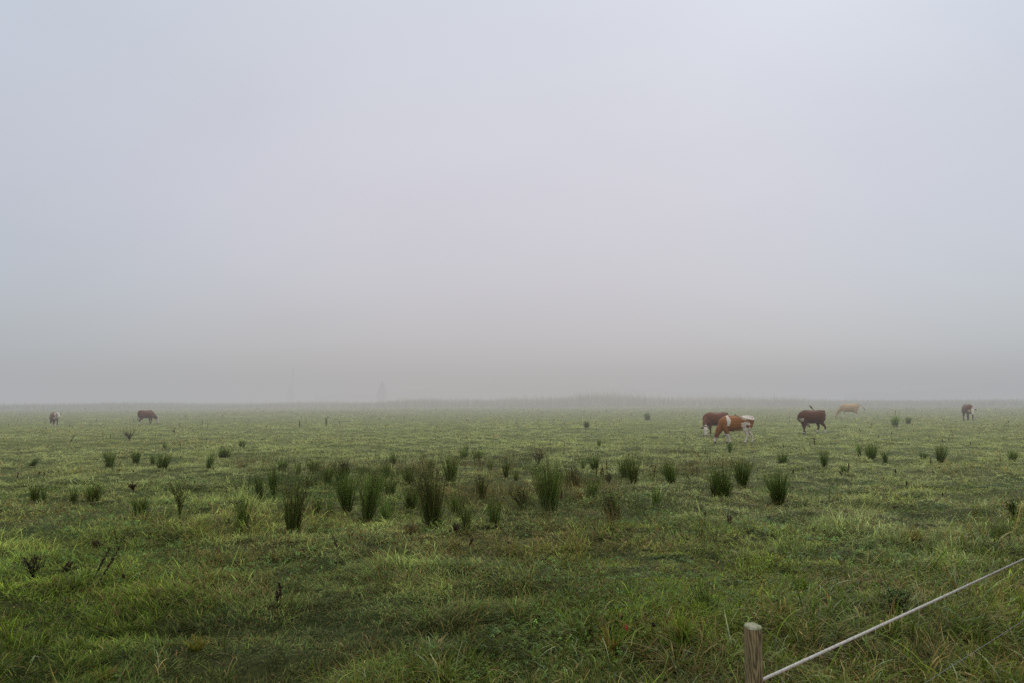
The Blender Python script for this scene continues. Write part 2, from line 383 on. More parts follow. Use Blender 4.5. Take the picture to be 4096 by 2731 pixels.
def grass_zone(name, r0, r1, nseg, rho0, per, label):
    p = 1.6
    # number of tufts from density rho0*(5/r)^p blades per square metre
    nb = rho0 * 5 ** p * (r1 ** (2 - p) - r0 ** (2 - p)) / (2 - p) * 2 * R(39)
    nt_ = int(nb / per)
    x, y, r = polar_points(nt_, r0, r1, p)
    # rank growth and grazed lawn
    hum = fnoise(x, y, 1.7, 41); hum2 = fnoise(x, y, 6.5, 43)
    keep = rng.random(len(x)) < .72 + .28 * sstep(.25, .55, hum)
    x, y, r, hum, hum2 = (v[keep] for v in (x, y, r, hum, hum2))
    n = len(x)
    tl = np.exp(rng.normal(0, .28, n)) * (.9 + .45 * sstep(.3, .75, hum)) * (.9 + .3 * sstep(.35, .7, hum2)) * (.62 + .85 * sstep(.35, .72, fnoise(x, y, .55, 45)))
    tall = rng.random(n) < .02
    tl[tall] *= 1.7
    flow = (vnoise(x, y, 2.3, 51) + vnoise(x, y, .8, 52) * .6) * 2 * np.pi * 1.3
    fl = .25 + .5 * vnoise(x, y, 3.1, 55)
    dry = sstep(.52, .76, fnoise(x, y, 2.6, 61)) * .6 + sstep(.5, .75, fnoise(x, y, 9, 63)) * .45
    dew = sstep(.42, .7, fnoise(x, y, 4.2, 65)) * (.45 + .55 * sstep(8, 22, r))  # dew whitening raised with distance for its light scatter
    lim = sstep(.5, .75, fnoise(x, y, 1.4, 67))
    tc = GREEN + (LIME - GREEN) * (lim * .6)[:, None]
    tc = tc + (DEEP - tc) * (sstep(.5, .78, fnoise(x, y, .9, 69)) * .5)[:, None]
    tc = tc + (DEW - tc) * (dew * .65)[:, None]
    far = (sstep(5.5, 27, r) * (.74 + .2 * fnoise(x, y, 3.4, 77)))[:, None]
    tc = tc + (PALE - tc) * far  # dewy glare at low view angles painted in as paling with distance
    tc = tc * (np.exp(rng.normal(0, 1, n) * (.26 - .15 * sstep(12, 30, r))) * (.86 + .28 * sstep(.3, .7, fnoise(x, y, .75, 79))) * (1 + (sstep(-.085, .075, lumps(x, y)) - .55) * (.95 - .78 * sstep(7, 20, r))) * (.92 + .16 * sstep(.3, .7, hum)))[:, None]  # hollows painted darker and bump tops lighter, standing in for shade
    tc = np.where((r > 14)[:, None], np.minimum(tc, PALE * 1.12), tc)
    sc_r = (r / 5.0) ** .85
    rep = lambda v: np.repeat(v, per, axis=0)
    m = n * per
    a = rng.random(m) * 2 * np.pi; rad = np.abs(rng.normal(0, 1, m)) * .05 * rep((r / 5) ** .45)
    bx = rep(x) + np.cos(a) * rad; by = rep(y) + np.sin(a) * rad
    bz = ground_z(bx, by) - .02
    P = np.stack([bx, by, bz], 1)
    yaw = a + rng.normal(0, .5, m)
    f = rng.random(m) < rep(fl)
    yaw[f] = rep(flow)[f] + rng.normal(0, .45, f.sum())
    ln = .088 * rep(tl) * np.exp(rng.normal(0, .3, m)) * rep(1 - .30 * sstep(9, 30, r) + .1 * sstep(70, 130, r))
    wd = .0044 * rep(sc_r * (1 + .5 * sstep(12, 40, r))) * np.exp(rng.normal(0, .25, m))
    lean = np.abs(rng.normal(.7, .38, m)); droop = np.abs(rng.normal(.7, .5, m))
    lean[f] += .45
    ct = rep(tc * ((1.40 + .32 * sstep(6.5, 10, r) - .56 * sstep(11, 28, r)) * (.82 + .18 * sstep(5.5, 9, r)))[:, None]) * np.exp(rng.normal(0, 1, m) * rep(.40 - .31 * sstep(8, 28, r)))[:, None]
    pd = rep((.09 + .46 * np.clip(dry, 0, 1)) * (1 - .5 * sstep(16, 34, r)))
    u = rng.random(m)
    k = u < pd; ct[k] = STRAW * 1.25 * np.exp(rng.normal(-.05, .3, k.sum()))[:, None]
    k = (u > 1 - .02 - .05 * rep(np.clip(dry, 0, 1))); ct[k] = RUST * np.exp(rng.normal(-.1, .3, k.sum()))[:, None]
    cb = ct * rep(.15 + .62 * sstep(7, 32, r))[:, None]  # blade feet painted darker, deepening the shaded gaps in near turf
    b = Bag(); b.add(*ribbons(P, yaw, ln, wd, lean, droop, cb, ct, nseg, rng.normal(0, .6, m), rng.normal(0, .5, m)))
    return b

def coarse_bag(b):
    # long arching grass along the fence and at the near edge, in tussocks
    n = 11000
    x, y, r = polar_points(n, 3.0, 17, .9, R(41), 1.0)
    cm = coarse_mask(x, y); k = rng.random(n) < cm * (.25 + .75 * sstep(.35, .6, fnoise(x, y, .9, 71)))
    x, y, r, cm = x[k], y[k], r[k], cm[k]; n = len(x)
    per = 13; rep = lambda v: np.repeat(v, per, axis=0); m = n * per
    a = rng.random(m) * 2 * np.pi; rad = np.abs(rng.normal(0, .055, m))
    bx = rep(x) + np.cos(a) * rad; by = rep(y) + np.sin(a) * rad
    P = np.stack([bx, by, ground_z(bx, by) - .01], 1)
    fl = rep(vnoise(x, y, 1.5, 73) * 2 * np.pi * 1.4)
    yaw = a + rng.normal(0, .5, m); k = rng.random(m) < .62; yaw[k] = fl[k] + rng.normal(0, .5, k.sum())
    tl = rep(np.exp(rng.normal(0, .25, n)) * (.55 + .6 * cm))
    ln = .205 * tl * np.exp(rng.normal(0, .3, m)); wd = .0072 * np.exp(rng.normal(0, .3, m)) * rep((r / 5) ** .4)
    lean = np.abs(rng.normal(.5, .3, m)); droop = np.abs(rng.normal(1.2, .6, m)); lean[k] += .4
    lim = rep(rng.random(n))[:, None]
    ct = (GREEN * 1.3 + np.array([0, 0, .015])) * (1 - lim * .6) + LIME * 1.25 * lim * .6
    ct = ct * np.exp(rng.normal(0, .3, m))[:, None]
    u = rng.random(m); dryt = rep(sstep(.5, .72, fnoise(x, y, 1.1, 75)))
    k = u < .1 + .3 * dryt; ct[k] = STRAW * 1.5 * np.exp(rng.normal(0, .3, k.sum()))[:, None]
    k = u > .965 - .05 * dryt; ct[k] = RUST * 1.2 * np.exp(rng.normal(0, .3, k.sum()))[:, None]
    k = (u > .55) & (u < .63); ct[k] = DEW * 1.9
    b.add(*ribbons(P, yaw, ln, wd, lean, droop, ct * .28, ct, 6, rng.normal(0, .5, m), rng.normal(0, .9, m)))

def clover_bag(b):
    n = 60000
    x, y, r = polar_points(n, 3.2, 20, 1.2, R(40), 1.0)
    k = rng.random(n) < sstep(.5, .62, fnoise(x, y, 1.5, 81)) * (1 - .7 * coarse_mask(x, y))
    x, y, r = x[k], y[k], r[k]; n = len(x)
    z = ground_z(x, y) + .045 + rng.random(n) * .055
    a0 = rng.random(n) * 2 * np.pi; s = .011 * (r / 5) ** .5 * np.exp(rng.normal(0, .25, n))
    tx = rng.normal(0, .35, n); ty = rng.normal(0, .35, n)
    c = np.array([.095, .165, .032]) * np.exp(rng.normal(0, .42, n))[:, None]
    V = []; 
    for q in range(3):
        a = a0 + q * 2.094
        for (rr, da) in ((.1, 0), (.8, .5), (1.25, .22), (1.25, -.22), (.8, -.5)):
            dx = np.cos(a + da) * rr * s; dy = np.sin(a + da) * rr * s
            V.append(np.stack([x + dx, y + dy, z + dx * tx + dy * ty], 1))
    V = np.stack(V, 1).reshape(-1, 3)
    base = (np.arange(n) * 15)[:, None]
    Q = np.concatenate([base + q * 5 + np.array([0, 4, 1, 1])[None, :][:, [0, 1, 2, 2]] for q in range(0)]) if False else []
    T = np.concatenate([base + q * 5 + np.array(t) for q in range(3) for t in ((0, 4, 1), (4, 3, 1), (3, 2, 1))])
    b.add(V, Q, T, np.repeat(c, 15, axis=0))

def stalk_bag(b):
    # thin dry flower stalks standing above the sward, too many to count
    n = 2600
    x, y, r = polar_points(n, 9, 150, 1.15, R(39), 2)
    k = rng.random(n) < .2 + .8 * sstep(.48, .7, fnoise(x, y, 5, 91)); x, y, r = x[k], y[k], r[k]; n = len(x)
    P = np.stack([x, y, ground_z(x, y)], 1)
    ln = (.16 + .22 * rng.random(n)); wd = .003 * (r / 9) ** .75
    c = np.where((rng.random(n) < .5)[:, None], np.array([.10, .072, .036]), np.array([.16, .13, .06])) * np.exp(rng.normal(0, .25, n))[:, None]
    b.add(*ribbons(P, rng.random(n) * 6.28, ln, wd, np.abs(rng.normal(0, .15, n)), rng.normal(.1, .25, n), c, c, 3, rng.random(n) * 3))
    # small seed heads / buds
    m = n
    tipz = P[:, 2] + ln * .93
    s = .006 * (r / 9) ** .7 * (1 + rng.random(m))
    ax = np.stack([x, y, tipz], 1)
    b.add(*ribbons(ax - np.array([0, 0, 1]) * (s * 2)[:, None], rng.random(m) * 6.28, s * 4, s * 1.6, np.abs(rng.normal(0, .2, m)), rng.normal(0, .1, m), c * .6, c * .6, 2, rng.random(m) * 3))

def make_grass():
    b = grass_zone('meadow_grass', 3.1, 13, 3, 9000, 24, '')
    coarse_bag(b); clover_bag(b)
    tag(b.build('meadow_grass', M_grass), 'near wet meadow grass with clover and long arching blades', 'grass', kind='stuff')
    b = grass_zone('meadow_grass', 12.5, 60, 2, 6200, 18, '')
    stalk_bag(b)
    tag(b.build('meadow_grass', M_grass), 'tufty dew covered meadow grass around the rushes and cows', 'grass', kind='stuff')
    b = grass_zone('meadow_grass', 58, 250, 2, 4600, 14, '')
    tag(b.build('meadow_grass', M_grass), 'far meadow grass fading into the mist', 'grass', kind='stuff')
make_grass()

def belt_mask(x, y):
    a = x / y; n = (fnoise(x, y, 3.5, 301) - .5)
    return sstep(.36, .24, np.abs(a + .045 + n * .1)) * sstep(10.5, 13.5, y + n * 3) * sstep(30, 22, y + n * 4)

def make_rank():
    # loose rank growth filling the rush belt between the clumps
    n = 8500
    x, y, r = polar_points(n, 10, 31, .8, R(24), .5)
    k = rng.random(n) < belt_mask(x, y) * sstep(.42, .62, fnoise(x, y, 1.3, 303)); x, y, r = x[k], y[k], r[k]; n = len(x)
    per = 9; rep = lambda v: np.repeat(v, per, axis=0); m = n * per
    P = np.stack([rep(x) + rng.normal(0, .07, m), rep(y) + rng.normal(0, .07, m), np.zeros(m)], 1); P[:, 2] = ground_z(P[:, 0], P[:, 1]) - .01
    ln = .25 * rep(np.exp(rng.normal(0, .3, n))) * np.exp(rng.normal(0, .25, m)); wd = .0042 * rep((r / 12) ** .6)
    br = rep(sstep(.45, .65, fnoise(x, y, 2.2, 305)))[:, None]
    c = (np.array([.095, .128, .026]) * (1 - br) + np.array([.19, .138, .044]) * br) * np.exp(rng.normal(0, .3, m))[:, None]
    b = Bag(); b.add(*ribbons(P, rng.random(m) * 6.28, ln, wd, np.abs(rng.normal(.2, .18, m)), rng.normal(.3, .35, m), c * .5, c, 3, rng.random(m) * 3))
    tag(b.build('rank_grass', M_rush), 'loose olive and brown rank grass between the rush clumps', 'rank grass', kind='stuff')
make_rank()

def make_reeds():
    # the rank strip of tall grass beyond the far stakes, seen as the hazy edge of the field
    n = 60000
    a = (rng.random(n) * 2 - 1) * R(40); r = 150 + rng.random(n) * 60 + np.abs(a) * 25
    x = r * np.sin(a); y = r * np.cos(a)
    h = (1.28 + .8 * sstep(.35, .75, fnoise(x, y * .3, 14, 95))) * (1 - .5 * sstep(10, 75, np.abs(x - 20))) + .38 * np.exp(-((x - 17) / 5.5) ** 2)
    # a ragged taller clump of willow scrub right of the middle
    P = np.stack([x, y, np.zeros(n)], 1)
    ln = h * np.exp(rng.normal(0, .25, n)); wd = np.full(n, .09)
    c = np.where((rng.random(n) < .5)[:, None], np.array([.27, .30, .14]), np.array([.34, .32, .18])) * np.exp(rng.normal(0, .3, n))[:, None]
    b = Bag(); b.add(*ribbons(P, rng.random(n) * 6.28, ln, wd, np.abs(rng.normal(.1, .15, n)), np.abs(rng.normal(.3, .3, n)), c, c, 2, rng.random(n) * 3))
    tag(b.build('tall_grass', M_grass), 'hazy strip of tall rank grass beyond the far white stakes', 'tall grass', kind='stuff')
make_reeds()

# ------------------------------------------------------------------ tubes
def tube(pts, rad, k, col, close=True):
    """k-sided tube along pts (n,3) with radii rad (n,) -> V, Q, T, C"""
    pts = np.asarray(pts, float); n = len(pts); rad = np.broadcast_to(rad, n)
    t = np.gradient(pts, axis=0); t /= np.linalg.norm(t, axis=1)[:, None] + 1e-9
    ref = np.array([.31, .17, .94]) if abs(t[0] @ np.array([.31, .17, .94])) < .9 else np.array([.9, .3, .1])
    s = np.cross(t, ref); s /= np.linalg.norm(s, axis=1)[:, None]; u = np.cross(s, t)
    a = np.arange(k) / k * 2 * np.pi
    V = (pts[:, None, :] + rad[:, None, None] * (np.cos(a)[None, :, None] * s[:, None, :] + np.sin(a)[None, :, None] * u[:, None, :])).reshape(-1, 3)
    i = np.arange(n - 1)[:, None]; j = np.arange(k)[None, :]; j2 = (j + 1) % k
    Q = np.stack([i * k + j, i * k + j2, (i + 1) * k + j2, (i + 1) * k + j], 2).reshape(-1, 4)
    T = np.zeros((0, 3), int)
    if close:
        V = np.concatenate([V, pts[:1], pts[-1:]]); jj = np.arange(k)
        T = np.concatenate([np.stack([np.full(k, n * k), (jj + 1) % k, jj], 1),
                            np.stack([np.full(k, n * k + 1), (n - 1) * k + jj, (n - 1) * k + (jj + 1) % k], 1)])
    C = np.broadcast_to(np.asarray(col, float), (len(V), 3)) if np.ndim(col) == 1 else col
    return V, Q, T, C

def blob(c, r, col, squash=1.0):
    """small eight-faced bud"""
    c = np.asarray(c, float)
    V = c + r * np.array([[1, 0, 0], [0, 1, 0], [-1, 0, 0], [0, -1, 0], [0, 0, squash], [0, 0, -squash]])
    T = np.array([[0, 1, 4], [1, 2, 4], [2, 3, 4], [3, 0, 4], [1, 0, 5], [2, 1, 5], [3, 2, 5], [0, 3, 5]])
    return V, [], T, np.broadcast_to(np.asarray(col, float), (6, 3))

# ------------------------------------------------------------------ cows
def limb(rings, k=14):
    """rings: list of (pos, side radius, normal radius, side vector) -> closed tube"""
    P = np.array([r[0] for r in rings], float); n = len(P)
    t = np.gradient(P, axis=0); t /= np.linalg.norm(t, axis=1)[:, None]
    a = np.arange(k) / k * 2 * np.pi; V = []
    def ring(p, tt, rs, rn, sv):
        s = np.array(sv, float); s = s - (s @ tt) * tt; s /= np.linalg.norm(s); nn = np.cross(tt, s)
        return p + rs * np.cos(a)[:, None] * s + rn * np.sin(a)[:, None] * nn
    f, l = rings[0], rings[-1]
    V.append(ring(P[0] - t[0] * min(f[1], f[2]) * .55, t[0], f[1] * .55, f[2] * .55, f[3]))
    for i, r in enumerate(rings): V.append(ring(P[i], t[i], r[1], r[2], r[3]))
    V.append(ring(P[-1] + t[-1] * min(l[1], l[2]) * .55, t[-1], l[1] * .55, l[2] * .55, l[3]))
    m = len(V); V = np.concatenate(V)
    i = np.arange(m - 1)[:, None]; j = np.arange(k)[None, :]; j2 = (j + 1) % k
    Q = np.stack([i * k + j, i * k + j2, (i + 1) * k + j2, (i + 1) * k + j], 2).reshape(-1, 4).tolist()
    return V, Q + [list(range(k))[::-1], list(range((m - 1) * k, m * k))]

def rotz(v, a): c, s = math.cos(a), math.sin(a); return np.array([c * v[0] - s * v[1], s * v[0] + c * v[1], v[2]])

def cow(name, label, p, heading, scale, neck, head, legs, tail, colour, tail_col, eartag=False, udder=False, head_roll=0.0):
    """neck: list of points from shoulder to poll; head: (direction from poll to muzzle, ear side vector)"""
    Y = (0, 1, 0); chains = []
    torso = [(-.80, 1.13, .09, .12), (-.74, 1.08, .18, .20), (-.62, 1.02, .245, .285), (-.45, .97, .275, .335), (-.2, .92, .315, .365),
             (.05, .905, .325, .375), (.3, .92, .295, .37), (.48, .945, .25, .345), (.62, .95, .195, .285), (.72, .94, .13, .20)]
    chains.append(('torso', [((x, 0, z), a, b, Y) for x, z, a, b in torso]))
    chains.append(('ridge', [((-.82, 0, 1.235), .05, .05, Y), ((-.55, 0, 1.27), .09, .05, Y), ((-.1, 0, 1.245), .06, .05, Y), ((.35, 0, 1.265), .08, .06, Y), ((.52, 0, 1.22), .07, .07, Y)]))
    nk = [np.array(q, float) for q in neck]
    rs = np.linspace(.18, .10, len(nk)); rn = np.linspace(.26, .135, len(nk))
    side = np.array(head[1], float)
    chains.append(('neck', [(nk[i], rs[i], rn[i], np.array(Y) * (1 - i / (len(nk) - 1)) + side * (i / (len(nk) - 1))) for i in range(len(nk))]))
    hd = np.array(head[0], float); hd /= np.linalg.norm(hd); poll = nk[-1]
    sd = side - (side @ hd) * hd; sd /= np.linalg.norm(sd); up = np.cross(hd, sd)
    if up @ np.array([hd[0] * 0, 0, 1.0]) < 0 and abs(hd[2]) < .5: up = -up
    hp = lambda l, u=0, s=0: poll + hd * l + up * u + sd * s
    chains.append(('head', [(hp(-.03), .105, .10, sd), (hp(.08), .118, .125, sd), (hp(.18), .112, .125, sd), (hp(.30), .085, .10, sd), (hp(.42), .078, .085, sd), (hp(.49), .072, .068, sd)]))
    for s in (1, -1):
        e0 = hp(.03, .03, s * .10); e1 = hp(.05, .02, s * .19); e2 = hp(.07, .0, s * .28)
        chains.append(('ear', [(e0, .035, .03, hd), (e1, .062, .024, hd), (e2, .03, .02, hd)]))
    for (kind, s, fx, fy) in legs:
        y = .165 * s
        if kind == 'f':
            J = [((.46, y * .9, .82), .10, .17), ((.45, y, .62), .075, .115), ((.45 + fx * .45, y + fy * .4, .40), .056, .066),
                 ((.45 + fx * .5, y + fy * .5, .35), .052, .058), ((.45 + fx * .8, y + fy * .8, .20), .04, .042), ((.45 + fx * .97, y + fy, .09), .047, .05), ((.47 + fx, y + fy, .02), .058, .062)]
        else:
            J = [((-.58, y * .85, .90), .13, .24), ((-.52, y, .72), .115, .19), ((-.50 + fx * .25, y, .58), .085, .125), ((-.61 + fx * .55, y + fy * .5, .44), .055, .072),
                 ((-.66 + fx * .7, y + fy * .6, .37), .05, .06), ((-.64 + fx * .9, y + fy * .9, .2), .041, .045), ((-.62 + fx, y + fy, .09), .047, .05), ((-.59 + fx, y + fy, .02), .058, .062)]
        chains.append(('leg' + kind, [(q, a, b, Y) for q, a, b in J]))
    tp = [np.array(q, float) for q in tail]
    chains.append(('tail', [(q, .042 - .008 * i / len(tp), .042 - .008 * i / len(tp), (.3, .8, .2)) for i, q in enumerate(tp)]))
    if udder: chains.append(('torso', [((-.52, 0, .62), .10, .12, Y), ((-.4, 0, .575), .11, .09, Y), ((-.28, 0, .60), .08, .07, Y)]))
    bm = bmesh.new()
    for nm, c in chains:
        V, F = limb(c); vs = [bm.verts.new(v) for v in V]
        for f in F: bm.faces.new([vs[i] for i in f])
    bmesh.ops.recalc_face_normals(bm, faces=bm.faces)
    raw = bpy.data.meshes.new('cow_raw'); bm.to_mesh(raw); bm.free()
    tmp = bpy.data.objects.new('cow_raw', raw); COL.objects.link(tmp)
    rm = tmp.modifiers.new('remesh', 'REMESH'); rm.mode = 'VOXEL'; rm.voxel_size = .019
    sm = tmp.modifiers.new('smooth', 'SMOOTH'); sm.factor = .5; sm.iterations = 3
    dg = bpy.context.evaluated_depsgraph_get(); dg.update()
    me = bpy.data.meshes.new_from_object(tmp.evaluated_get(dg)); me.name = name
    bpy.data.objects.remove(tmp); bpy.data.meshes.remove(raw)
    n = len(me.vertices); co = np.empty(n * 3, np.float32); me.vertices.foreach_get('co', co); co = co.reshape(n, 3).astype(float)
    # which limb each vertex belongs to
    best = np.full(n, 9.0); part = np.zeros(n, int); par = np.zeros(n)
    for ci, (nm, c) in enumerate(chains):
        for i in range(len(c) - 1):
            a_, b_ = np.array(c[i][0], float), np.array(c[i + 1][0], float); d = b_ - a_
            t = np.clip(((co - a_) @ d) / (d @ d), 0, 1); dist = np.linalg.norm(co - a_ - t[:, None] * d, axis=1)
            r_ = (c[i][1] + c[i][2]) / 2 * (1 - t) + (c[i + 1][1] + c[i + 1][2]) / 2 * t
            s_ = dist / r_ if nm in ('torso', 'ridge', 'neck') else dist / r_ * .93
            k = s_ < best; best[k] = s_[k]; part[k] = ci; par[k] = (i + t[k]) / (len(c) - 1)
    names = np.array([nm for nm, _ in chains])[part]
    nz = (fnoise(co[:, 0] + co[:, 1] * .7, co[:, 2] + co[:, 1] * .4, .22, 101) - .5)
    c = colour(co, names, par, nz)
    a = me.color_attributes.new('Col', 'BYTE_COLOR', 'POINT')
    cc = np.ones((n, 4), np.float32); cc[:, :3] = np.clip(c, 0, 1); a.data.foreach_set('color', cc.ravel())
    me.polygons.foreach_set('use_smooth', np.ones(len(me.polygons), bool)); me.materials.clear(); me.materials.append(M_coat)
    o = bpy.data.objects.new(name, me); COL.objects.link(o)
    o.location = p; o.rotation_euler = (0, 0, heading); o.scale = (scale,) * 3
    tag(o, label, 'cow', 'cattle grazing the misty meadow')
    # tail switch: loose hair at the tail end
    b = Bag(); e = tp[-1]; d = tp[-1] - tp[-2]; d /= np.linalg.norm(d)
    for i in range(22):
        q = rng.normal(0, .010, 3); ln = .16 + .1 * rng.random()
        f = np.array([e - d * .09 + q * .5, e + d * ln * .5 + q * 1.8, e + d * ln + q * 2.6])
        b.add(*tube(f, [.013, .012, .003], 4, np.array(tail_col) * (1 + rng.normal(0, .12))))
    b.build('tail_switch', M_coat, o)
    for s in (1, -1):
        V, F = limb([(hp(.165, .045, s * .098), .016, .016, up), (hp(.165, .047, s * .112), .013, .013, up)], 8)
        ev = mk('eye', V, [[f for f in F if len(f) == 4], [f for f in F if len(f) == 8]], M_eye, None, o, smooth=True)
    if eartag:
        c0 = hp(.10, .03, eartag * .20); u_ = hd * .04; v_ = sd * .035; w_ = up * .006
        V = [c0 + i * u_ + j * v_ + k * w_ for k in (-1, 1) for i, j in ((-1, -1), (1, -1), (1, 1), (-1, 1))]
        mk('ear_tag', V, [[[3, 2, 1, 0], [4, 5, 6, 7], [0, 1, 5, 4], [1, 2, 6, 5], [2, 3, 7, 6], [3, 0, 4, 7]]], M_tag, None, o)
    return o

BROWN = np.array([.150, .048, .018]); CHEST = np.array([.30, .115, .030]); DARKB = np.array([.075, .026, .013]); BLACKB = np.array([.03, .018, .012])
WHITE = np.array([.66, .57, .46]); PINK = np.array([.42, .30, .23]); TAN = np.array([.50, .34, .17]); CREAM = np.array([.50, .38, .23])

def paint(c, k, col): c[k] = col

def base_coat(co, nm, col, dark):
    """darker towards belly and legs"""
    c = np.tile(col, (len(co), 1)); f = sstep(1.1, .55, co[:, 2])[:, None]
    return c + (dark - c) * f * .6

def col_hereford(co, nm, t, nz, col=BROWN, dark=DARKB, crest=(.2, .75), socks=.22, fsocks=.1, bib=False):
    c = base_coat(co, nm, col, dark)
    z = co[:, 2] + nz * .12
    k = (nm == 'torso') & (z < .60) & (np.abs(co[:, 1]) < .26); c[k] = WHITE * .8
    k = (nm == 'torso') & (co[:, 0] > .55) & (z < .86); c[k] = WHITE * .85
    if bib:
        k = (nm == 'neck') & (co[:, 0] > .5) ; c[k] = WHITE * .9
        k = ((nm == 'torso') | (nm == 'ridge')) & (co[:, 0] > .5) & (np.abs(co[:, 1] + nz * .1) < .14); c[k] = WHITE * .85
    k = (nm == 'head'); c[k] = WHITE
    k = (nm == 'head') & (t > .86); c[k] = PINK
    k = (nm == 'ear'); c[k] = dark * .8
    if crest:
        # pale stripe along the crest of the neck
        k = (nm == 'neck') & (t > crest[0]) & (t < crest[1] + nz * .2) & (np.abs(co[:, 1] - np.interp(t, [0, 1], [0, 0])) < .055 + nz * .05)
        c[k & (nz > -.2)] = WHITE * .9
    k = (nm == 'legh') & (z < socks); c[k] = WHITE
    k = (nm == 'legf') & (z < fsocks); c[k] = WHITE * .9
    k = (co[:, 2] < .045); c[k] = BLACKB * 1.5
    k = (nm == 'tail') & (t > .7); c[k] = CREAM * .8
    return c

def col_patchy(co, nm, t, nz):
    c = base_coat(co, nm, CHEST, CHEST * .72)
    x, y, z = co[:, 0], co[:, 1], co[:, 2] + nz * .10
    left = y > 0
    tor = (nm == 'torso') | (nm == 'ridge')
    k = (tor | (nm == 'neck') | (nm == 'legf')) & (x + nz * .22 > .30 - (1.1 - z) * .10) & (x + nz * .22 < .45 - (1.1 - z) * .16) & (z > .80); c[k] = WHITE      # band behind the shoulder
    k = tor & (x < -.26 + nz * .3) & (z > 1.15 - nz * .12); c[k] = WHITE                        # rump top
    k = tor & (z < .635 + .12 * sstep(.0, -.5, x)) & (x < .12); c[k] = WHITE * .8                # belly
    k = (nm == 'legh') & (z < .70); c[k] = WHITE
    k = ((nm == 'legh') | tor) & (x + nz * .2 < -.26) & (x > -.66 + nz * .2) & (z > .60) & (z < 1.0 + nz * .25) & (np.abs(y) > .12); c[k] = WHITE
    k = (np.hypot(x + .53, (z - .80)) < .085) & (np.abs(y) > .1); c[k] = CHEST * .6              # spot in the thigh patch
    k = (nm == 'legf') & (z < .43); c[k] = WHITE
    k = (nm == 'head') & (t > .42 + nz * .3); c[k] = WHITE * .95
    k = (nm == 'head') & (t > .88); c[k] = PINK
    k = nm == 'ear'; c[k] = BLACKB
    k = (nm == 'tail') & (t > .18); c[k] = WHITE
    k = co[:, 2] < .045; c[k] = BLACKB * 2
    return c

def col_tan(co, nm, t, nz):
    c = base_coat(co, nm, TAN, TAN * .8); z = co[:, 2] + nz * .1
    k = (nm == 'torso') & (z < .60); c[k] = CREAM * .9
    k = ((nm == 'legf') | (nm == 'legh')) & (z < .42); c[k] = WHITE
    k = (nm == 'head') & (t > .35); c[k] = CREAM
    k = (nm == 'neck') & (t < .3) & (z > 1.1); c[k] = CREAM * .95
    k = nm == 'ear'; c[k] = TAN * .5
    return c

GRAZE = [(.40, 0, 1.0), (.62, 0, .90), (.86, 0, .68), (1.02, 0, .50)]
def bend(neck, a, pivot=(.40, 0)):
    o = []
    for i, q in enumerate(neck):
        f = a * i / (len(neck) - 1); v = rotz((q[0] - pivot[0], q[1] - pivot[1], q[2]), f); o.append((v[0] + pivot[0], v[1] + pivot[1], v[2]))
    return o
def rot2(v, a): return tuple(rotz(np.array(v, float), a))

HANG = [(-.80, 0, 1.22), (-.90, 0, 1.12), (-.92, 0, .85), (-.90, 0, .60)]
STAND = [('f', 1, 0, 0), ('f', -1, .06, 0), ('h', 1, 0, 0), ('h', -1, .1, 0)]

# dark brown cow with a white face, behind the patchy one
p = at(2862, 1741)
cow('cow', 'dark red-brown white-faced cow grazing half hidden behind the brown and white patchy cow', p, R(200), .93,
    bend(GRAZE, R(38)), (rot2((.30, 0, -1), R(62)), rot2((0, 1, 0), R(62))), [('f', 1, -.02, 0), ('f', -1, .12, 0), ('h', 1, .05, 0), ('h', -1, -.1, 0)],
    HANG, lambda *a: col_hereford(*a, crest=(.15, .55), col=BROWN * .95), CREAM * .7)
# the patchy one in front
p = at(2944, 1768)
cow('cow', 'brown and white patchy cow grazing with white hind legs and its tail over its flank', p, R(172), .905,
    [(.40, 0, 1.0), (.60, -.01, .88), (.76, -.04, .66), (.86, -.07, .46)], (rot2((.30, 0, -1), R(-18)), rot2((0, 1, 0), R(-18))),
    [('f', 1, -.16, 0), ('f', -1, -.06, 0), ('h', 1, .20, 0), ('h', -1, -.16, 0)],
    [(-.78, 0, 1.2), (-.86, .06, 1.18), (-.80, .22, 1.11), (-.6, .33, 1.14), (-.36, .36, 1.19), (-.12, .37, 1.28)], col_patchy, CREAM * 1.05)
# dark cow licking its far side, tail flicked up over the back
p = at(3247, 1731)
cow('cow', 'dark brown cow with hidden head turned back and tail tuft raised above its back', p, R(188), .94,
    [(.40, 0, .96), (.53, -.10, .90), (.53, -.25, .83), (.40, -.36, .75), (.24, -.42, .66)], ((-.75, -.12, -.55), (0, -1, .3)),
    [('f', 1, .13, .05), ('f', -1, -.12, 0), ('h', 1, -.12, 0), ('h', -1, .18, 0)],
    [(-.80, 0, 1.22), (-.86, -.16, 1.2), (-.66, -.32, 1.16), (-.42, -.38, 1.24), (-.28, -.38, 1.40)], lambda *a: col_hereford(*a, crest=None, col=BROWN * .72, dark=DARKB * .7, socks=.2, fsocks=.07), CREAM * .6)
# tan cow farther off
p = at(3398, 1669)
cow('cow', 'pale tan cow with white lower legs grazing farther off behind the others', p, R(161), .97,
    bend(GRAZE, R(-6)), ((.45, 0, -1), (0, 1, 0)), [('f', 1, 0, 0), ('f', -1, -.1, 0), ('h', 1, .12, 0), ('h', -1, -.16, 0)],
    [(-.80, 0, 1.23), (-.95, 0, 1.20), (-1.12, .05, 1.06), (-1.22, .08, .92)], col_tan, TAN * .3, udder=True)
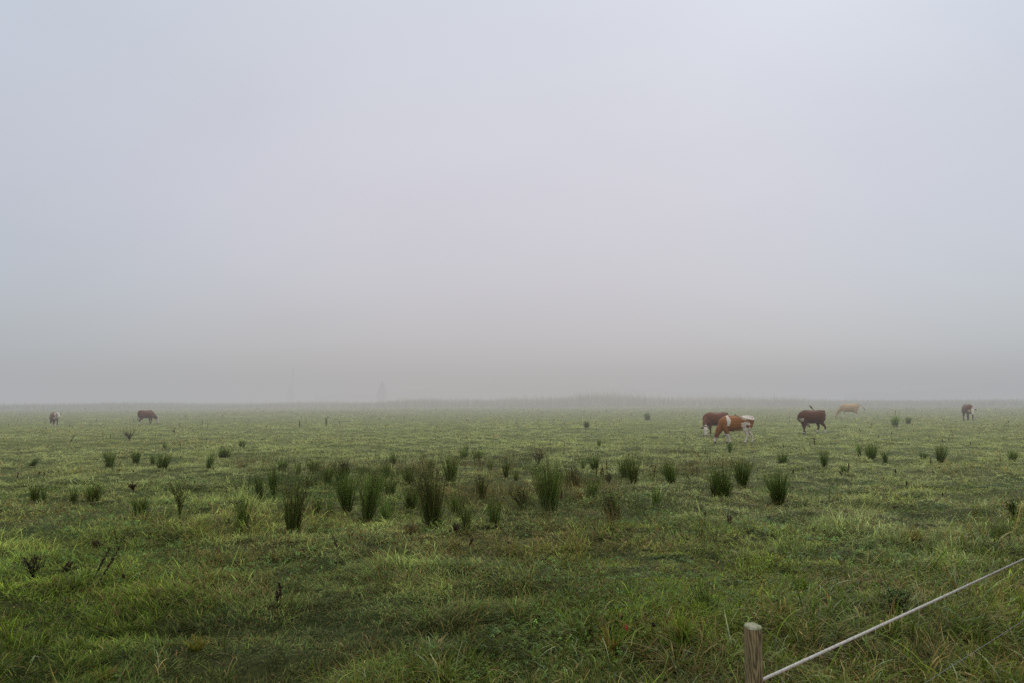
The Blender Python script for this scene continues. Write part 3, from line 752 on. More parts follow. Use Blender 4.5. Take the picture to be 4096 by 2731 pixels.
# white face looking at the camera, far right
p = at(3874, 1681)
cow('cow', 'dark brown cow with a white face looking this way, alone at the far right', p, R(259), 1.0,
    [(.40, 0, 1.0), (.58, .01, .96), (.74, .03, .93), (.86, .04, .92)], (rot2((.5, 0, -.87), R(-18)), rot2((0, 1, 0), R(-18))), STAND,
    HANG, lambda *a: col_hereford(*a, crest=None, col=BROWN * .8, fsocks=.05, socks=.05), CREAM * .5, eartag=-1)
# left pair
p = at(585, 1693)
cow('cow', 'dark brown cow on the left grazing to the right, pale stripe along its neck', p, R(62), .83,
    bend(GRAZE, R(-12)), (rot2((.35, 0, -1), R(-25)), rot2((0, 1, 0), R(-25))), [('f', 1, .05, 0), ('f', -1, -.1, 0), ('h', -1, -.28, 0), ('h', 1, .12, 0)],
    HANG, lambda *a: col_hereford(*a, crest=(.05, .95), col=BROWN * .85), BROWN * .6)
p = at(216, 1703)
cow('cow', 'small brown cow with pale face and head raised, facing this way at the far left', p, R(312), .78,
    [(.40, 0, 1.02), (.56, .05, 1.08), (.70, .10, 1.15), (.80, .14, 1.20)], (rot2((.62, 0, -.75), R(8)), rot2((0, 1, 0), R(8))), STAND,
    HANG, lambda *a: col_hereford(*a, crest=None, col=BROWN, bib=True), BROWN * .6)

# ------------------------------------------------------------------ rushes
TS = 1024 / 2351.0
TILE = {'a': (0, 1500), 'b': (1024, 1500), 'c': (2048, 1500), 'd': (3072, 1500),
        'e': (0, 2048), 'f': (1024, 2048), 'g': (2048, 2048), 'h': (3072, 2048)}
def spot(t, x, y):
    return at(TILE[t][0] + x * TS, TILE[t][1] + y * TS)

RUSH = np.array([.115, .180, .034]); RUSHL = np.array([.21, .28, .052]); RBROWN = np.array([.085, .056, .022])
def rush(t, bx, by, w, h, style, label):
    p = spot(t, bx, by); mp = m_per_px(p) * TS
    W = w * mp * 1.2; Hh = h * mp * 1.17
    dens = {'d': 1.0, 's': .85, 'b': 1.0, 'l': .8, 'f': 1.05, 'g': .7}[style]
    n = int(np.clip(195 * dens * (W / .5) ** 1.1 * (.6 + .4 * Hh / .5), 18, 300))
    br = W * {'d': .2, 's': .22, 'b': .22, 'l': .2, 'f': .13, 'g': .17}[style]
    fan = min(.55, math.atan(max(.03, W * .5 - br) / (Hh * .85)) * 1.6)
    wid = .0064 * (p.y / 13) ** .55
    a = rng.random(n) * 6.283; q = np.sqrt(rng.random(n)); lob = .75 + .35 * np.sin(a * 2 + bx) * np.sin(a * 3 + by)
    ln = Hh * 1.15 * (1 - .2 * q ** 1.5 * rng.random(n)) * (1 - .5 * rng.random(n) ** 2)
    lean = fan * q * (.35 + .9 * rng.random(n)); droop = rng.normal(.04, .1, n) + .12 * q
    P = np.stack([np.cos(a) * q * br * lob, np.sin(a) * q * br * lob, np.full(n, -.03)], 1)
    gl = 1 + .35 * float(sstep(15, 32, p.y)) + .35 * float(sstep(32, 60, p.y)) * (style != 'g')  # far clumps painted paler so they fade into the mist
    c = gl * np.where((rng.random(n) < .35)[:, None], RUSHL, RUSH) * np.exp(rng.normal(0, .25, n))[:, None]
    if style == 'g': c *= np.array([1.25, 1.45, 1.1])
    k = rng.random(n) < (.12 if style != 'b' else .22); c[k] = np.array([.14, .10, .04]) * np.exp(rng.normal(0, .25, k.sum()))[:, None]
    ct = c * .95
    if style == 'b': ct = ct * .55 + RBROWN * .45
    yaw = a + rng.normal(0, .5, n)
    P[:, :2] += rng.normal(0, .012, (n, 2)) + np.where(rng.random(n) < .3, 1, 0)[:, None] * rng.normal(0, .15, 2) * W
    if style == 'l': yaw = np.full(n, .25) + rng.normal(0, .4, n); lean = .45 + .5 * rng.random(n)
    # round stems as two crossed ribbons
    b = Bag()
    tw = rng.random(n) * 3.14
    tv = np.array([rng.normal(0, .07), rng.normal(0, .05)]); yl = lean * np.cos(yaw) + tv[0]; yk = lean * np.sin(yaw) + tv[1]
    yaw, lean = np.arctan2(yk, yl), np.hypot(yl, yk)
    b.add(*ribbons(P, yaw, ln, np.full(n, wid), lean, droop, c * .5, ct, 4, tw))
    b.add(*ribbons(P, yaw, ln, np.full(n, wid), lean, droop, c * .5, ct, 4, tw + 1.57))
    # a skirt of dead and bent blades round the foot
    m = n // 7; a2 = rng.random(m) * 6.283
    P2 = np.stack([np.cos(a2) * br, np.sin(a2) * br, np.full(m, -.02)], 1)
    c2 = np.where((rng.random(m) < .45)[:, None], STRAW * .7, GREEN) * np.exp(rng.normal(0, .3, m))[:, None]
    b.add(*ribbons(P2, a2 + rng.normal(0, .5, m), .16 + .2 * rng.random(m) * Hh / .5, np.full(m, wid), .4 + .5 * rng.random(m), .4 + rng.random(m), c2 * .5, c2, 4))
    if style in 'bds' and h > 90:
        for i in range(int(n * (.45 if style == 'b' else .13))):
            j = rng.integers(n); th = lean[j] + droop[j] * .5; s = ln[j] * (.72 + .22 * rng.random())
            q_ = P[j] + np.array([math.sin(th) * math.cos(yaw[j]) * s, math.sin(th) * math.sin(yaw[j]) * s, math.cos(th) * s])
            V_, Q_, T_, C_ = blob(q_ + rng.normal(0, .005, 3), (.0055 + .006 * rng.random()) * (p.y / 13) ** .3, RBROWN * (.6 + .8 * rng.random()), 1.7)
            b.add(V_, Q_, T_, C_)
    o = b.build('rush_clump', M_rush, None, p)
    tag(o, label, 'rush clump', 'rush clumps in the meadow')
    return o

FAR = 'small faint rush tuft of a few short stems far out beyond the main rush belt'
RUSHES = [
 ('a', 285, 830, 110, 75, 'l', 'dark rush tuft blown over sideways, alone in the grass below the far left cow'),
 ('a', 1000, 850, 120, 140, 's', 'sparse rush tuft left of the narrow dark clump below the left grazing cow'),
 ('a', 1255, 800, 85, 115, 'd', 'narrow dark rush clump straight below the rump of the left grazing cow'),
 ('a', 1410, 835, 60, 80, 's', 'short thin rush tuft just left of the square dark clump below the left grazing cow'),
 ('a', 1505, 845, 105, 130, 'd', 'square dark rush clump below the head of the left grazing cow'),
 ('a', 1910, 855, 60, 140, 's', 'thin upright rush tuft between two wider clumps left of the main rush belt'),
 ('a', 2035, 735, 105, 100, 'f', 'fan-shaped rush tuft far back on the left, right of the paired dark dock spikes'),
 ('a', 2225, 660, 70, 60, 's', FAR), ('a', 1515, 665, 40, 50, 's', FAR), ('b', 1930, 690, 45, 55, 's', FAR), ('c', 690, 480, 55, 55, 's', FAR), ('c', 1255, 410, 50, 60, 's', FAR), ('d', 1290, 440, 50, 60, 's', FAR),
 ('a', 300, 1165, 110, 140, 's', 'wispy wide rush tuft near the left edge of the meadow'),
 ('a', 402, 1150, 40, 150, 's', 'single slim upright rush tuft right beside the wispy one near the left edge'),
 ('a', 670, 1150, 85, 135, 's', 'leaning rush tuft left of the open fan-shaped one, left part of the meadow'),
 ('a', 840, 1145, 150, 170, 'f', 'open fan-shaped rush tuft spreading right, left part of the meadow'),
 ('a', 1300, 1265, 170, 160, 'f', 'low dark rush clump spilling grass, left of the tall yellow-green weed'),
 ('a', 2235, 1375, 150, 240, 'd', 'tall dark rush clump standing alone, left of the big brown-topped one'),
 ('b', 40, 1105, 90, 215, 's', 'upright rush clump touching the left side of the very dark slim one'),
 ('b', 160, 1085, 85, 245, 'd', 'very dark slim upright rush clump, left end of the main rush belt'),
 ('b', 245, 860, 105, 90, 'd', 'low wide rush tuft behind the very dark slim clump'),
 ('b', 385, 910, 50, 115, 'd', 'little narrow rush tuft behind the big brown-topped clump'),
 ('b', 520, 890, 115, 125, 'f', 'wide spreading rush tuft, back row of the belt right of the little narrow one'),
 ('b', 490, 1030, 60, 130, 's', 'thin rush tuft in front of the wide spreading one in the back row'),
 ('b', 650, 995, 110, 170, 's', 'brownish sparse rush clump at the left of the belt centre'),
 ('b', 790, 975, 150, 170, 'b', 'brown-topped middle row rush clump between the sparse one and the dense centre'),
 ('b', 1200, 940, 95, 140, 'd', 'compact dark rush tuft in the back row, above the belt centre'),
 ('b', 1410, 990, 110, 160, 'd', 'dark rush tuft with spread tips, back row right of the compact one'),
 ('b', 1255, 800, 80, 110, 's', 'faint rush tuft farthest back above the belt centre'),
 ('b', 1620, 850, 85, 95, 's', 'pale rush tuft behind the tallest central clump'),
 ('b', 1780, 975, 140, 220, 'd', 'tall rush clump behind the right shoulder of the tallest central clump'),
 ('b', 1920, 765, 95, 75, 'd', 'low dark rush tuft in the pair behind the belt, left one'),
 ('b', 2035, 795, 115, 95, 'd', 'low dark rush tuft in the pair behind the belt, right one'),
 ('b', 2150, 880, 60, 100, 's', 'thin dotted rush tuft left of the slim leaning one, back row'),
 ('b', 2295, 930, 70, 150, 'd', 'slim dark rush tuft leaning left, left of the brown shrubby weed'),
 ('b', 2070, 1125, 105, 200, 'b', 'pointed dark rush clump with a rusty tip, between belt centre and leafy brown weed'),
 ('b', 335, 1455, 200, 430, 'b', 'big rush clump with dark brown seed top and green foot, nearest at the left'),
 ('b', 550, 1250, 130, 130, 's', 'low loose rush tuft right of the big brown-topped clump'),
 ('b', 680, 1245, 65, 130, 'g', 'narrow bright green rush tuft left of the broad fan-shaped clump'),
 ('b', 835, 1250, 200, 330, 'f', 'broad fan-shaped rush clump left of the belt centre, pale grass at its foot'),
 ('b', 1030, 1335, 190, 400, 'd', 'tall broad rush clump, front row just right of the fan-shaped one'),
 ('b', 1205, 1290, 160, 210, 'g', 'bright green rush clump in the front row, between two tall dark ones'),
 ('b', 1240, 1080, 115, 140, 's', 'thin green rush tuft behind the bright green clump'),
 ('b', 1090, 1065, 120, 140, 's', 'thin olive rush tuft behind the tall broad clump of the front row'),
 ('b', 1410, 1210, 160, 210, 'd', 'dense bushy rush clump touching the left side of the tallest central clump'),
 ('b', 1635, 1370, 250, 480, 'b', 'tallest and widest rush clump in the centre of the belt, with brown tips'),
 ('b', 1835, 1300, 140, 230, 'f', 'loose rush clump right of the tallest central clump'),
 ('b', 1930, 1390, 140, 220, 's', 'grassy loose rush clump in the front row, right of the tallest clump'),
 ('b', 2190, 1360, 145, 250, 'd', 'upright rush clump in the front row left of the leafy brown weed'),
 ('c', 35, 980, 55, 95, 's', 'thin rush tuft above the leafy brown weed'),
 ('c', 330, 1245, 230, 430, 'd', 'large tapering green rush clump right of the leafy brown weed'),
 ('c', 580, 1030, 125, 175, 'b', 'brownish rush clump right of the large tapering one'),
 ('c', 730, 1130, 115, 180, 'd', 'ragged rush clump behind the big black-green block-shaped one'),
 ('c', 755, 860, 105, 130, 'd', 'round dark rush tuft in the back row right of the brown shrubby weed'),
 ('c', 655, 850, 40, 85, 's', 'tiny narrow rush tuft touching the round dark one in the back row'),
 ('c', 1035, 900, 120, 165, 'd', 'rush clump just behind the tall square one, back row'),
 ('c', 1110, 990, 110, 235, 'd', 'tall square dark rush clump in the back row right of centre'),
 ('c', 950, 1345, 165, 270, 'b', 'big block-shaped rush clump with rusty red tips, nearest right of centre'),
 ('c', 1320, 1172, 100, 175, 'g', 'green rush clump narrow at the foot, under a rusty dock spike'),
 ('c', 1465, 985, 145, 180, 'd', 'round very dark rush clump standing alone, right of the tall square one'),
 ('c', 1860, 1090, 105, 210, 'd', 'left rush clump of the three below the patchy cow'),
 ('c', 1945, 1110, 185, 265, 'd', 'middle and largest rush clump of the three below the patchy cow'),
 ('c', 2120, 1035, 165, 215, 'd', 'right rush clump of the three below the patchy cow'),
 ('c', 1985, 715, 50, 100, 'd', 'little rush tuft right in front of the forefeet of the patchy cow'),
 ('c', 795, 655, 40, 70, 's', 'lone little rush tuft far back between the belt and the pair of cows'),
 ('d', 100, 1178, 235, 295, 'f', 'big dark fan-shaped rush clump on the right, nearest to the cow with raised tail'),
 ('d', 145, 795, 100, 95, 's', 'loose rush tuft under a brown dock spike, below the cow with raised tail'),
 ('d', 520, 825, 75, 145, 'd', 'slim dark rush tuft below the hind legs of the cow with raised tail'),
 ('d', 845, 745, 40, 115, 'd', 'narrow stick-like rush tuft, left of three below the tan cow'),
 ('d', 945, 758, 110, 130, 'd', 'widest rush tuft, middle of three below the tan cow'),
 ('d', 1080, 795, 60, 95, 'd', 'small rush tuft, right of three below the tan cow'),
 ('d', 1580, 795, 100, 145, 'd', 'lone dark rush clump left below the cow at the far right'),
 ('d', 1420, 760, 80, 70, 's', 'pale low rush tuft left of the lone dark clump on the far right'),
 ('d', 2250, 790, 130, 85, 'f', 'low dark rush tuft at the right edge of the field'),
 ('d', 700, 890, 90, 70, 's', 'flattened rush tuft at the foot of a dark dock spike, right part of the field'),
 ('d', 1160, 475, 65, 95, 'g', 'pale green rush tuft far out left of the cow at the far right'),
 ('d', 2065, 1525, 190, 230, 'l', 'coarse rush tuft fallen over sideways in long grass, near the right edge'),
 ('g', 1745, 870, 230, 250, 's', 'sparse open rush tuft with separate dark stems, behind the wooden post'),
]
for q in RUSHES: rush(*q)

# ------------------------------------------------------------------ weeds
DOCK = np.array([.068, .042, .024]); REDD = np.array([.105, .042, .018]); YGRN = np.array([.125, .125, .025]); BRN = np.array([.085, .06, .028])
def spike(t, bx, by, h, lean, col, label, heads=.45, n=1, stem=None):
    """a dock or dead flower stalk: thin stem with a knobbly brown seed spike"""
    p = spot(t, bx, by); mp = m_per_px(p) * TS; Hh = h * mp
    o = empty('dock_stalk', p); tag(o, label, 'dead stalk', 'dead flower stalks in the meadow')
    k = max(1.0, (p.y / 12) ** .38)
    for i in range(n):
        sb, hb = Bag(), Bag()
        dx = (lean * mp) * (1 + .25 * rng.normal() * (n > 1)); hh = Hh * (1 if i == 0 else .6 + .4 * rng.random()); ox = (rng.random() - .5) * .16 * (n > 1)
        s = np.linspace(0, 1, 9); bow = rng.normal(0, .035)
        f = np.stack([ox + dx * s ** 1.3 + bow * np.sin(s * 3.1) * Hh, rng.normal(0, .04) * s, hh * s - .02], 1)
        sb.add(*tube(f, np.linspace(.0034, .0018, 9) * k, 4, np.array(stem if stem is not None else col)))
        m = int(80 * heads * max(1, Hh / .4)) + 14
        for j in range(m):
            u = 1 - heads * rng.random() ** .8 * (1 if j else 0)
            q = np.array([np.interp(u, s, f[:, c]) for c in range(3)])
            env = .35 + .65 * math.sin(math.pi * min(1, max(.08, (1 - u) / heads * .8 + .12)))
            rr = (.0048 + .0042 * rng.random()) * k ** .3
            hb.add(*blob(q + rng.normal(0, .0075 * k ** .7 * env, 3), rr, np.array(col) * (.6 + .9 * rng.random()), 1.6))
        so_ = sb.build('stem', M_dead, o); hb.build('seed_spike', M_dead, so_ if n > 1 else o)

def weed(t, bx, by, w, h, col, label, leafcol=None, leaves=1.0, cat='weed'):
    """branching bushy weed: forked stems with small leaves and buds"""
    p = spot(t, bx, by); mp = m_per_px(p) * TS; Hh = h * mp; W = w * mp
    o = empty('bushy_weed', p); tag(o, label, cat, 'bushy weeds in the meadow')
    sb, lb = Bag(), Bag(); k = max(1.0, (p.y / 12) ** .6); tips = []
    for i in range(14):
        a = rng.random() * 6.283; sp = W * .55 * rng.random() ** .6; hh = Hh * (.6 + .4 * rng.random())
        s = np.linspace(0, 1, 7)
        f = np.stack([np.cos(a) * sp * s ** 1.4 + rng.normal(0, .008, 7), np.sin(a) * sp * s ** 1.4 + rng.normal(0, .008, 7), hh * s - .02], 1)
        sb.add(*tube(f, np.linspace(.004, .0018, 7) * k, 4, np.array(col) * (.7 + .5 * rng.random())))
        for j in range(7):
            u = .3 + .7 * rng.random(); b0 = np.array([np.interp(u, s, f[:, c]) for c in range(3)])
            e = b0 + np.array([rng.normal(0, .16) * W, rng.normal(0, .16) * W, Hh * (.05 + .16 * rng.random())])
            sb.add(*tube(np.array([b0, (b0 + e) / 2 + rng.normal(0, .006, 3), e]), np.array([.0022, .0018, .0014]) * k, 3, np.array(col) * (.7 + .5 * rng.random())))
            tips += [b0, (b0 + e) / 2, e]
    tips = np.array(tips); m = int(len(tips) * 1.0 * leaves); j = rng.integers(len(tips), size=m)
    P = tips[j] + rng.normal(0, .012, (m, 3)); lc = np.array(leafcol if leafcol is not None else col)
    c = lc * np.exp(rng.normal(0, .4, m))[:, None]
    sz = (.010 + .015 * rng.random(m)) * k ** .7
    lb.add(*ribbons(P, rng.random(m) * 6.28, sz * 1.5, sz * .8, rng.random(m) * 1.6, rng.normal(.3, .5, m), c, c, 2))
    sb.build('stem', M_dead, o); lb.build('leaves', M_dead, o)

SP = 'faint thin dead stalk with a little dark tip, far out in the field'
spike('a', 618, 690, 145, 62, DOCK, 'tall dark dock stalk with tip bent right, between the two cows on the left', .5)
spike('a', 1862, 495, 90, -8, DOCK, 'dark dock spike of a pair far out right of the left grazing cow, left one', .4)
spike('a', 1895, 495, 65, 14, DOCK, 'dark dock spike of a pair far out right of the left grazing cow, right one', .45)
spike('a', 1012, 610, 90, -2, DOCK, 'dark upright dock stalk far out below the left grazing cow', .4)
spike('a', 1655, 700, 88, 0, BRN * .7, 'slim dark dock spike far out, below and right of the left grazing cow', .4)
spike('a', 1215, 1010, 155, 0, BRN * .7, 'tall thin bare stalk left of the tall yellow-green weed', .1)
spike('a', 155, 975, 85, 5, REDD * .7, 'reddish dark dock spike near the left edge', .5)
spike('a', 380, 935, 60, 10, REDD, 'short reddish forked stalk right of the dock spike near the left edge', .4, 2)
spike('b', 400, 480, 85, 4, BRN, 'loose bunch of brown dock spikes far out, left one of two bunches', .6, 4)
spike('b', 640, 478, 105, 6, BRN * .8, 'loose bunch of brown dock spikes far out, right and taller one of two bunches', .6, 5)
spike('b', 770, 480, 60, 0, BRN, 'single brown dock spike right of the two far bunches', .6)
spike('b', 770, 470 + 548 * 2.296, 245, -64, DOCK, 'dark dock spike leaning left in the near grass, right of the big brown-topped rush', .35)
spike('c', 1770, 1320, 115, 5, YGRN * .8, 'yellowish stalk standing in short grass below the three rush clumps', .25)
spike('c', 2020, 1375, 95, 6, DOCK * .8, 'pair of black stalks side by side below the three rush clumps', .75, 2)
spike('c', 1318, 990, 175, 2, REDD, 'rusty dock spike above the green rush clump right of centre', .6)
spike('c', 810, 945, 140, -12, REDD, 'bunch of reddish dock spikes in front of the round dark rush tuft', .65, 3)
spike('c', 868, 905, 150, 0, REDD * .9, 'tall rust-brown spike right of the reddish bunch', .6)
spike('c', 460, 1200, 150, 0, REDD * .8, 'red-brown stalk touching the right side of the large tapering rush clump', .6)
spike('d', 735, 920, 135, 0, DOCK, 'dark upright dock spike with a flattened rush tuft at its foot', .45)
spike('d', 1170, 912, 65, -8, DOCK, 'short dark dock spike right of the upright one, right part of the field', .5)
spike('d', 1282, 1145, 180, -8, DOCK, 'tall thin dock stalk with a dark top, standing alone in short grass on the right', .18)
spike('d', 1495, 840, 85, 0, DOCK, 'dark dock spike left in front of the lone dark rush clump on the far right', .5)
spike('d', 1845, 715, 125, 12, DOCK, 'thin curved dark stalk right of the lone rush clump, below the far right cow', .2)
spike('d', 418, 630, 95, -2, REDD * .9, 'shaggy red-brown dock stalk just below the cow with raised tail', .75, 2)
spike('d', 142, 700, 85, -4, BRN * .8, 'brown dock spike rising from a loose rush tuft below the cow with raised tail', .5)
spike('d', 1172, 470, 140, 4, BRN * 1.2, 'tall straw-brown stalk far out left of the cow at the far right', .3)
spike('d', 220, 895, 50, 0, REDD * .6, 'short dark red stalk right above the big fan-shaped rush clump', .6)
spike('d', 700, 962, 70, -52, DOCK, 'dark dock stalk lying over to the left, below the upright dock spike', .5)
for t, x, y, h, l in (('a', 1640, 500, 60, 10), ('a', 1702, 418, 55, 0), ('a', 155, 455, 45, 8), ('a', 1228, 448, 60, 0), ('b', 905, 375, 42, 4), ('b', 1065, 432, 75, 0),
                      ('b', 505, 325, 40, 0), ('c', 595, 350, 40, 14), ('c', 190, 335, 40, 0), ('c', 1125, 330, 40, 0), ('c', 2090, 330, 45, -5), ('d', 1060, 330, 40, 0)):
    spike(t, x, y, h, l, BRN * .75, SP, .4)
spike('e', 818, 695, 395, 200, DOCK * .75, 'tall dark seed head leaning right in the near grass, left one of two', .55, stem=REDD * .6)
spike('e', 868, 702, 390, 205, DOCK * .75, 'tall dark seed head leaning right in the near grass, right one of two', .62, stem=DOCK)
spike('e', 1160, 742, 175, -50, DOCK * .6, 'pale stem with a black bud on top, right of the two leaning seed heads', .12, stem=YGRN * 1.6)
spike('e', 595, 585, 150, 85, DOCK * .9, 'dark forked stalk left of the two leaning seed heads', .6, 2)
spike('e', 1600, 720, 80, 4, DOCK * .7, 'short black stalk in a dark hollow of the near grass at the left', .5)
spike('f', 233, 865, 240, 4, DOCK * .7, 'black upright dock spike with a second thin stem, near the front left of centre', .5, 2)
spike('f', 1915, 465, 240, 75, DOCK * .8, 'dark thin dock stalk leaning right in the near grass at the centre', .3)
spike('g', 1305, 1225, 215, -4, DOCK * .5, 'black bare stick standing in long grass right of the red leaf', .05)

weed('a', 1650, 1305, 170, 370, YGRN * .6, 'tall bushy yellow-green weed standing left of the main rush belt', YGRN, 1.3)
weed('a', 1190, 592, 110, 100, BRN, 'twiggy brown weed below the left grazing cow', BRN, .6)
weed('a', 1225, 1050, 100, 70, REDD * .7, 'low brown weed at the foot of the tall thin bare stalk', BRN * .7, 1.2)
weed('c', 245, 832, 190, 180, BRN * .9, 'brown shrubby weed with fanned twigs, behind the leafy brown weed', BRN * 1.2, .9)
weed('c', 95, 1240, 240, 250, REDD * .5, 'dark leafy brown weed left of the large tapering rush clump', YGRN * .45, 1.5)
weed('c', 890, 1005, 130, 130, BRN, 'loose rusty weed in front of the rust-brown spike', YGRN * .7, .8)
weed('b', 1830, 1460, 60, 130, BRN * .7, 'small dark branching weed in front of the grassy rush clump', BRN * .8, .6)
weed('e', 300, 590, 230, 230, DOCK * .8, 'dark shaggy dead weed in the near grass at the far left', BRN * .6, 1.0)
weed('e', 890, 330, 130, 90, DOCK, 'low weed with round black buds behind the two leaning seed heads', DOCK * .7, .8)
weed('d', 2260, 1310, 170, 190, YGRN * .3, 'dark weedy bush at the right edge in the long grass', DEEP * .9, 1.6)
weed('h', 1190, 900, 260, 220, DOCK * .9, 'dark small-leaved bush in long grass above the white tape', np.array([.085, .14, .035]), 1.6)

def tussock(t, bx, by, w, h, cols, label, n=90, up=.3, dr=1.3):
    p = spot(t, bx, by); mp = m_per_px(p) * TS; W = w * mp; Hh = h * mp
    a = rng.random(n) * 6.283; q = np.sqrt(rng.random(n)); br = W * .22
    P = np.stack([np.cos(a) * q * br, np.sin(a) * q * br, np.full(n, -.02)], 1)
    ln = max(Hh * 1.35, W * .6) * (.55 + .5 * rng.random(n)); wd = .0078 * np.exp(rng.normal(0, .25, n))
    c = 1.2 * np.array(cols)[rng.integers(len(cols), size=n)] * np.exp(rng.normal(0, .25, n))[:, None]
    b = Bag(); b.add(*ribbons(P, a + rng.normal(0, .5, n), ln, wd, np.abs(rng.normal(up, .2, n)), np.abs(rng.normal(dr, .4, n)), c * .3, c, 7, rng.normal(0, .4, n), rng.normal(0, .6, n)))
    tag(b.build('grass_tussock', M_grass, None, p), label, 'grass tussock', 'tussocks of long grass')
G1, G2, G3 = GREEN * 1.2, LIME, DEW * 1.3
tussock('f', 1640, 1300, 230, 200, [G1, G3, G3, STRAW], 'tussock of pale arching blades in the near grass at the centre bottom', 46)
tussock('f', 1700, 1500, 480, 220, [G1, G1, G2, G3, STRAW], 'wide sprawling tussock of long green blades at the bottom edge', 150, .5)
tussock('g', 920, 1310, 190, 260, [G1, DEEP * 1.4, RUST, STRAW], 'upright dark tussock with rusty blades under the red leaf', 110, .15, .9)
tussock('g', 1560, 1190, 130, 280, [G1, G1, STRAW], 'tall narrow green tussock between the red leaf and the wooden post', 70, .1, .7)
tussock('g', 2110, 400, 180, 120, [STRAW, DEW * 1.3, G2], 'pale straw tussock in short grass behind the wooden post', 50, .5)
tussock('g', 1500, 1430, 330, 230, [G1, G3, STRAW, STRAW], 'sprawling pale tussock left of the wooden post at the bottom', 110, .45)
tussock('h', 300, 700, 240, 170, [G1, G1, LIME], 'fresh green upright tussock just right above the wooden post', 90, .25)
tussock('h', 110, 930, 330, 160, [RUST, STRAW, STRAW, G1], 'matted tussock of orange and straw blades right beside the wooden post top', 120, .8, .8)
tussock('h', 85, 1280, 120, 140, [DEW * 1.5, DEW * 1.3], 'few broad grey-green blades curving over beside the wooden post', 12, .25, 1.2)
tussock('h', 1900, 1500, 420, 240, [G1, DEEP * 1.5, STRAW], 'big coarse tussock below the thin wire at the bottom right', 150, .5)
tussock('h', 1350, 250, 240, 170, [G2, STRAW, G1, RUST], 'yellowing tussock in long grass above the white tape', 90, .35)
tussock('h', 2080, 320, 300, 190, [DEEP * 1.3, G1, STRAW], 'dark swept tussock near the right edge above the white tape', 120, .6)
tussock('e', 1800, 1250, 240, 130, [G2, LIME, RUST], 'bright yellow-green tussock in the near grass at the left', 90, .3)
tussock('e', 960, 1540, 300, 150, [G2, RUST, G1], 'yellow-green tussock with orange tips at the bottom left', 110, .3)
tussock('b', 1420, 1440, 190, 150, [STRAW * .9, RUST * .8, BRN * 1.2], 'straw-brown dry tussock at the foot of the tallest rush clump', 90, .4)
tussock('f', 1800, 330, 200, 150, [BRN, G1, STRAW], 'brownish domed tussock at the centre, below the small dark branching weed', 100, .4)
tussock('c', 620, 1130, 140, 110, [RUST, STRAW, BRN], 'rusty dry tussock between two rush clumps right of centre', 80, .35)
tussock('d', 1330, 1050, 190, 80, [BRN * .8, DEEP, G1], 'dark low tussock at the foot of the tall thin dock stalk on the right', 80, .6)

# a red leaf and scattered yellow flowers
def red_leaf():
    p = spot('g', 1050, 1110); h = 112 * m_per_px(p) * TS
    o = empty('red_leaf', p); tag(o, 'single bright red leaf on a thin stem in the long grass at the bottom', 'leaf')
    s = np.linspace(0, 1, 6); f = np.stack([.01 * np.sin(s * 3), 0 * s, (h - .03) * s], 1)
    mk('stem', *(lambda V, Q, T, C: (V, [Q, T], M_dead, C))(*tube(f, .0018, 5, REDD)), parent=o)
    z = h - .035
    V = [(0.004, 0, z), (-.012, .002, z + .018), (-.014, .004, z + .036), (-.006, .003, z + .056), (.006, 0, z + .05), (.013, -.004, z + .03), (.012, -.003, z + .014), (.0, -.006, z + .03)]
    T = [(0, 1, 7), (1, 2, 7), (2, 3, 7), (3, 4, 7), (4, 5, 7), (5, 6, 7), (6, 0, 7)]
    mk('leaf', V, [T], M_red, parent=o)
red_leaf()

def flower():
    o = empty('yellow_flower', (0, 0, 0)); tag(o, 'tiny yellow flower dotted in the meadow grass', 'flower', 'yellow meadow flowers')
    s = np.linspace(0, 1, 5); f = np.stack([.006 * s, 0 * s, .16 * s], 1)
    mk('stem', *(lambda V, Q, T, C: (V, [Q, T], M_grass, C))(*tube(f, .0013, 4, GREEN)), parent=o)
    V = [(0.006, 0, .158)]; T = []
    for i in range(5):
        a = i * 1.2566
        V += [(.006 + .008 * math.cos(a - .5), .008 * math.sin(a - .5), .163), (.006 + .015 * math.cos(a), .015 * math.sin(a), .166), (.006 + .008 * math.cos(a + .5), .008 * math.sin(a + .5), .163)]
        T += [(0, 1 + 3 * i, 2 + 3 * i), (0, 2 + 3 * i, 3 + 3 * i)]
    mk('petals', V, [T], M_yellow, parent=o)
    return o
f0 = flower()
for i, (t, x, y) in enumerate((('e', 1812, 130), ('e', 1030, 260), ('e', 1770, 710), ('e', 1838, 450), ('f', 1440, 112), ('f', 935, 176), ('a', 850, 1140), ('g', 2325, 755))):
    o = f0
    if i:
        o = f0.copy(); COL.objects.link(o)
        for ch in f0.children:
            c = ch.copy(); COL.objects.link(c); c.parent = o
    o.location = spot(t, x, y + 20); o.rotation_euler = (0, 0, i * 1.3)

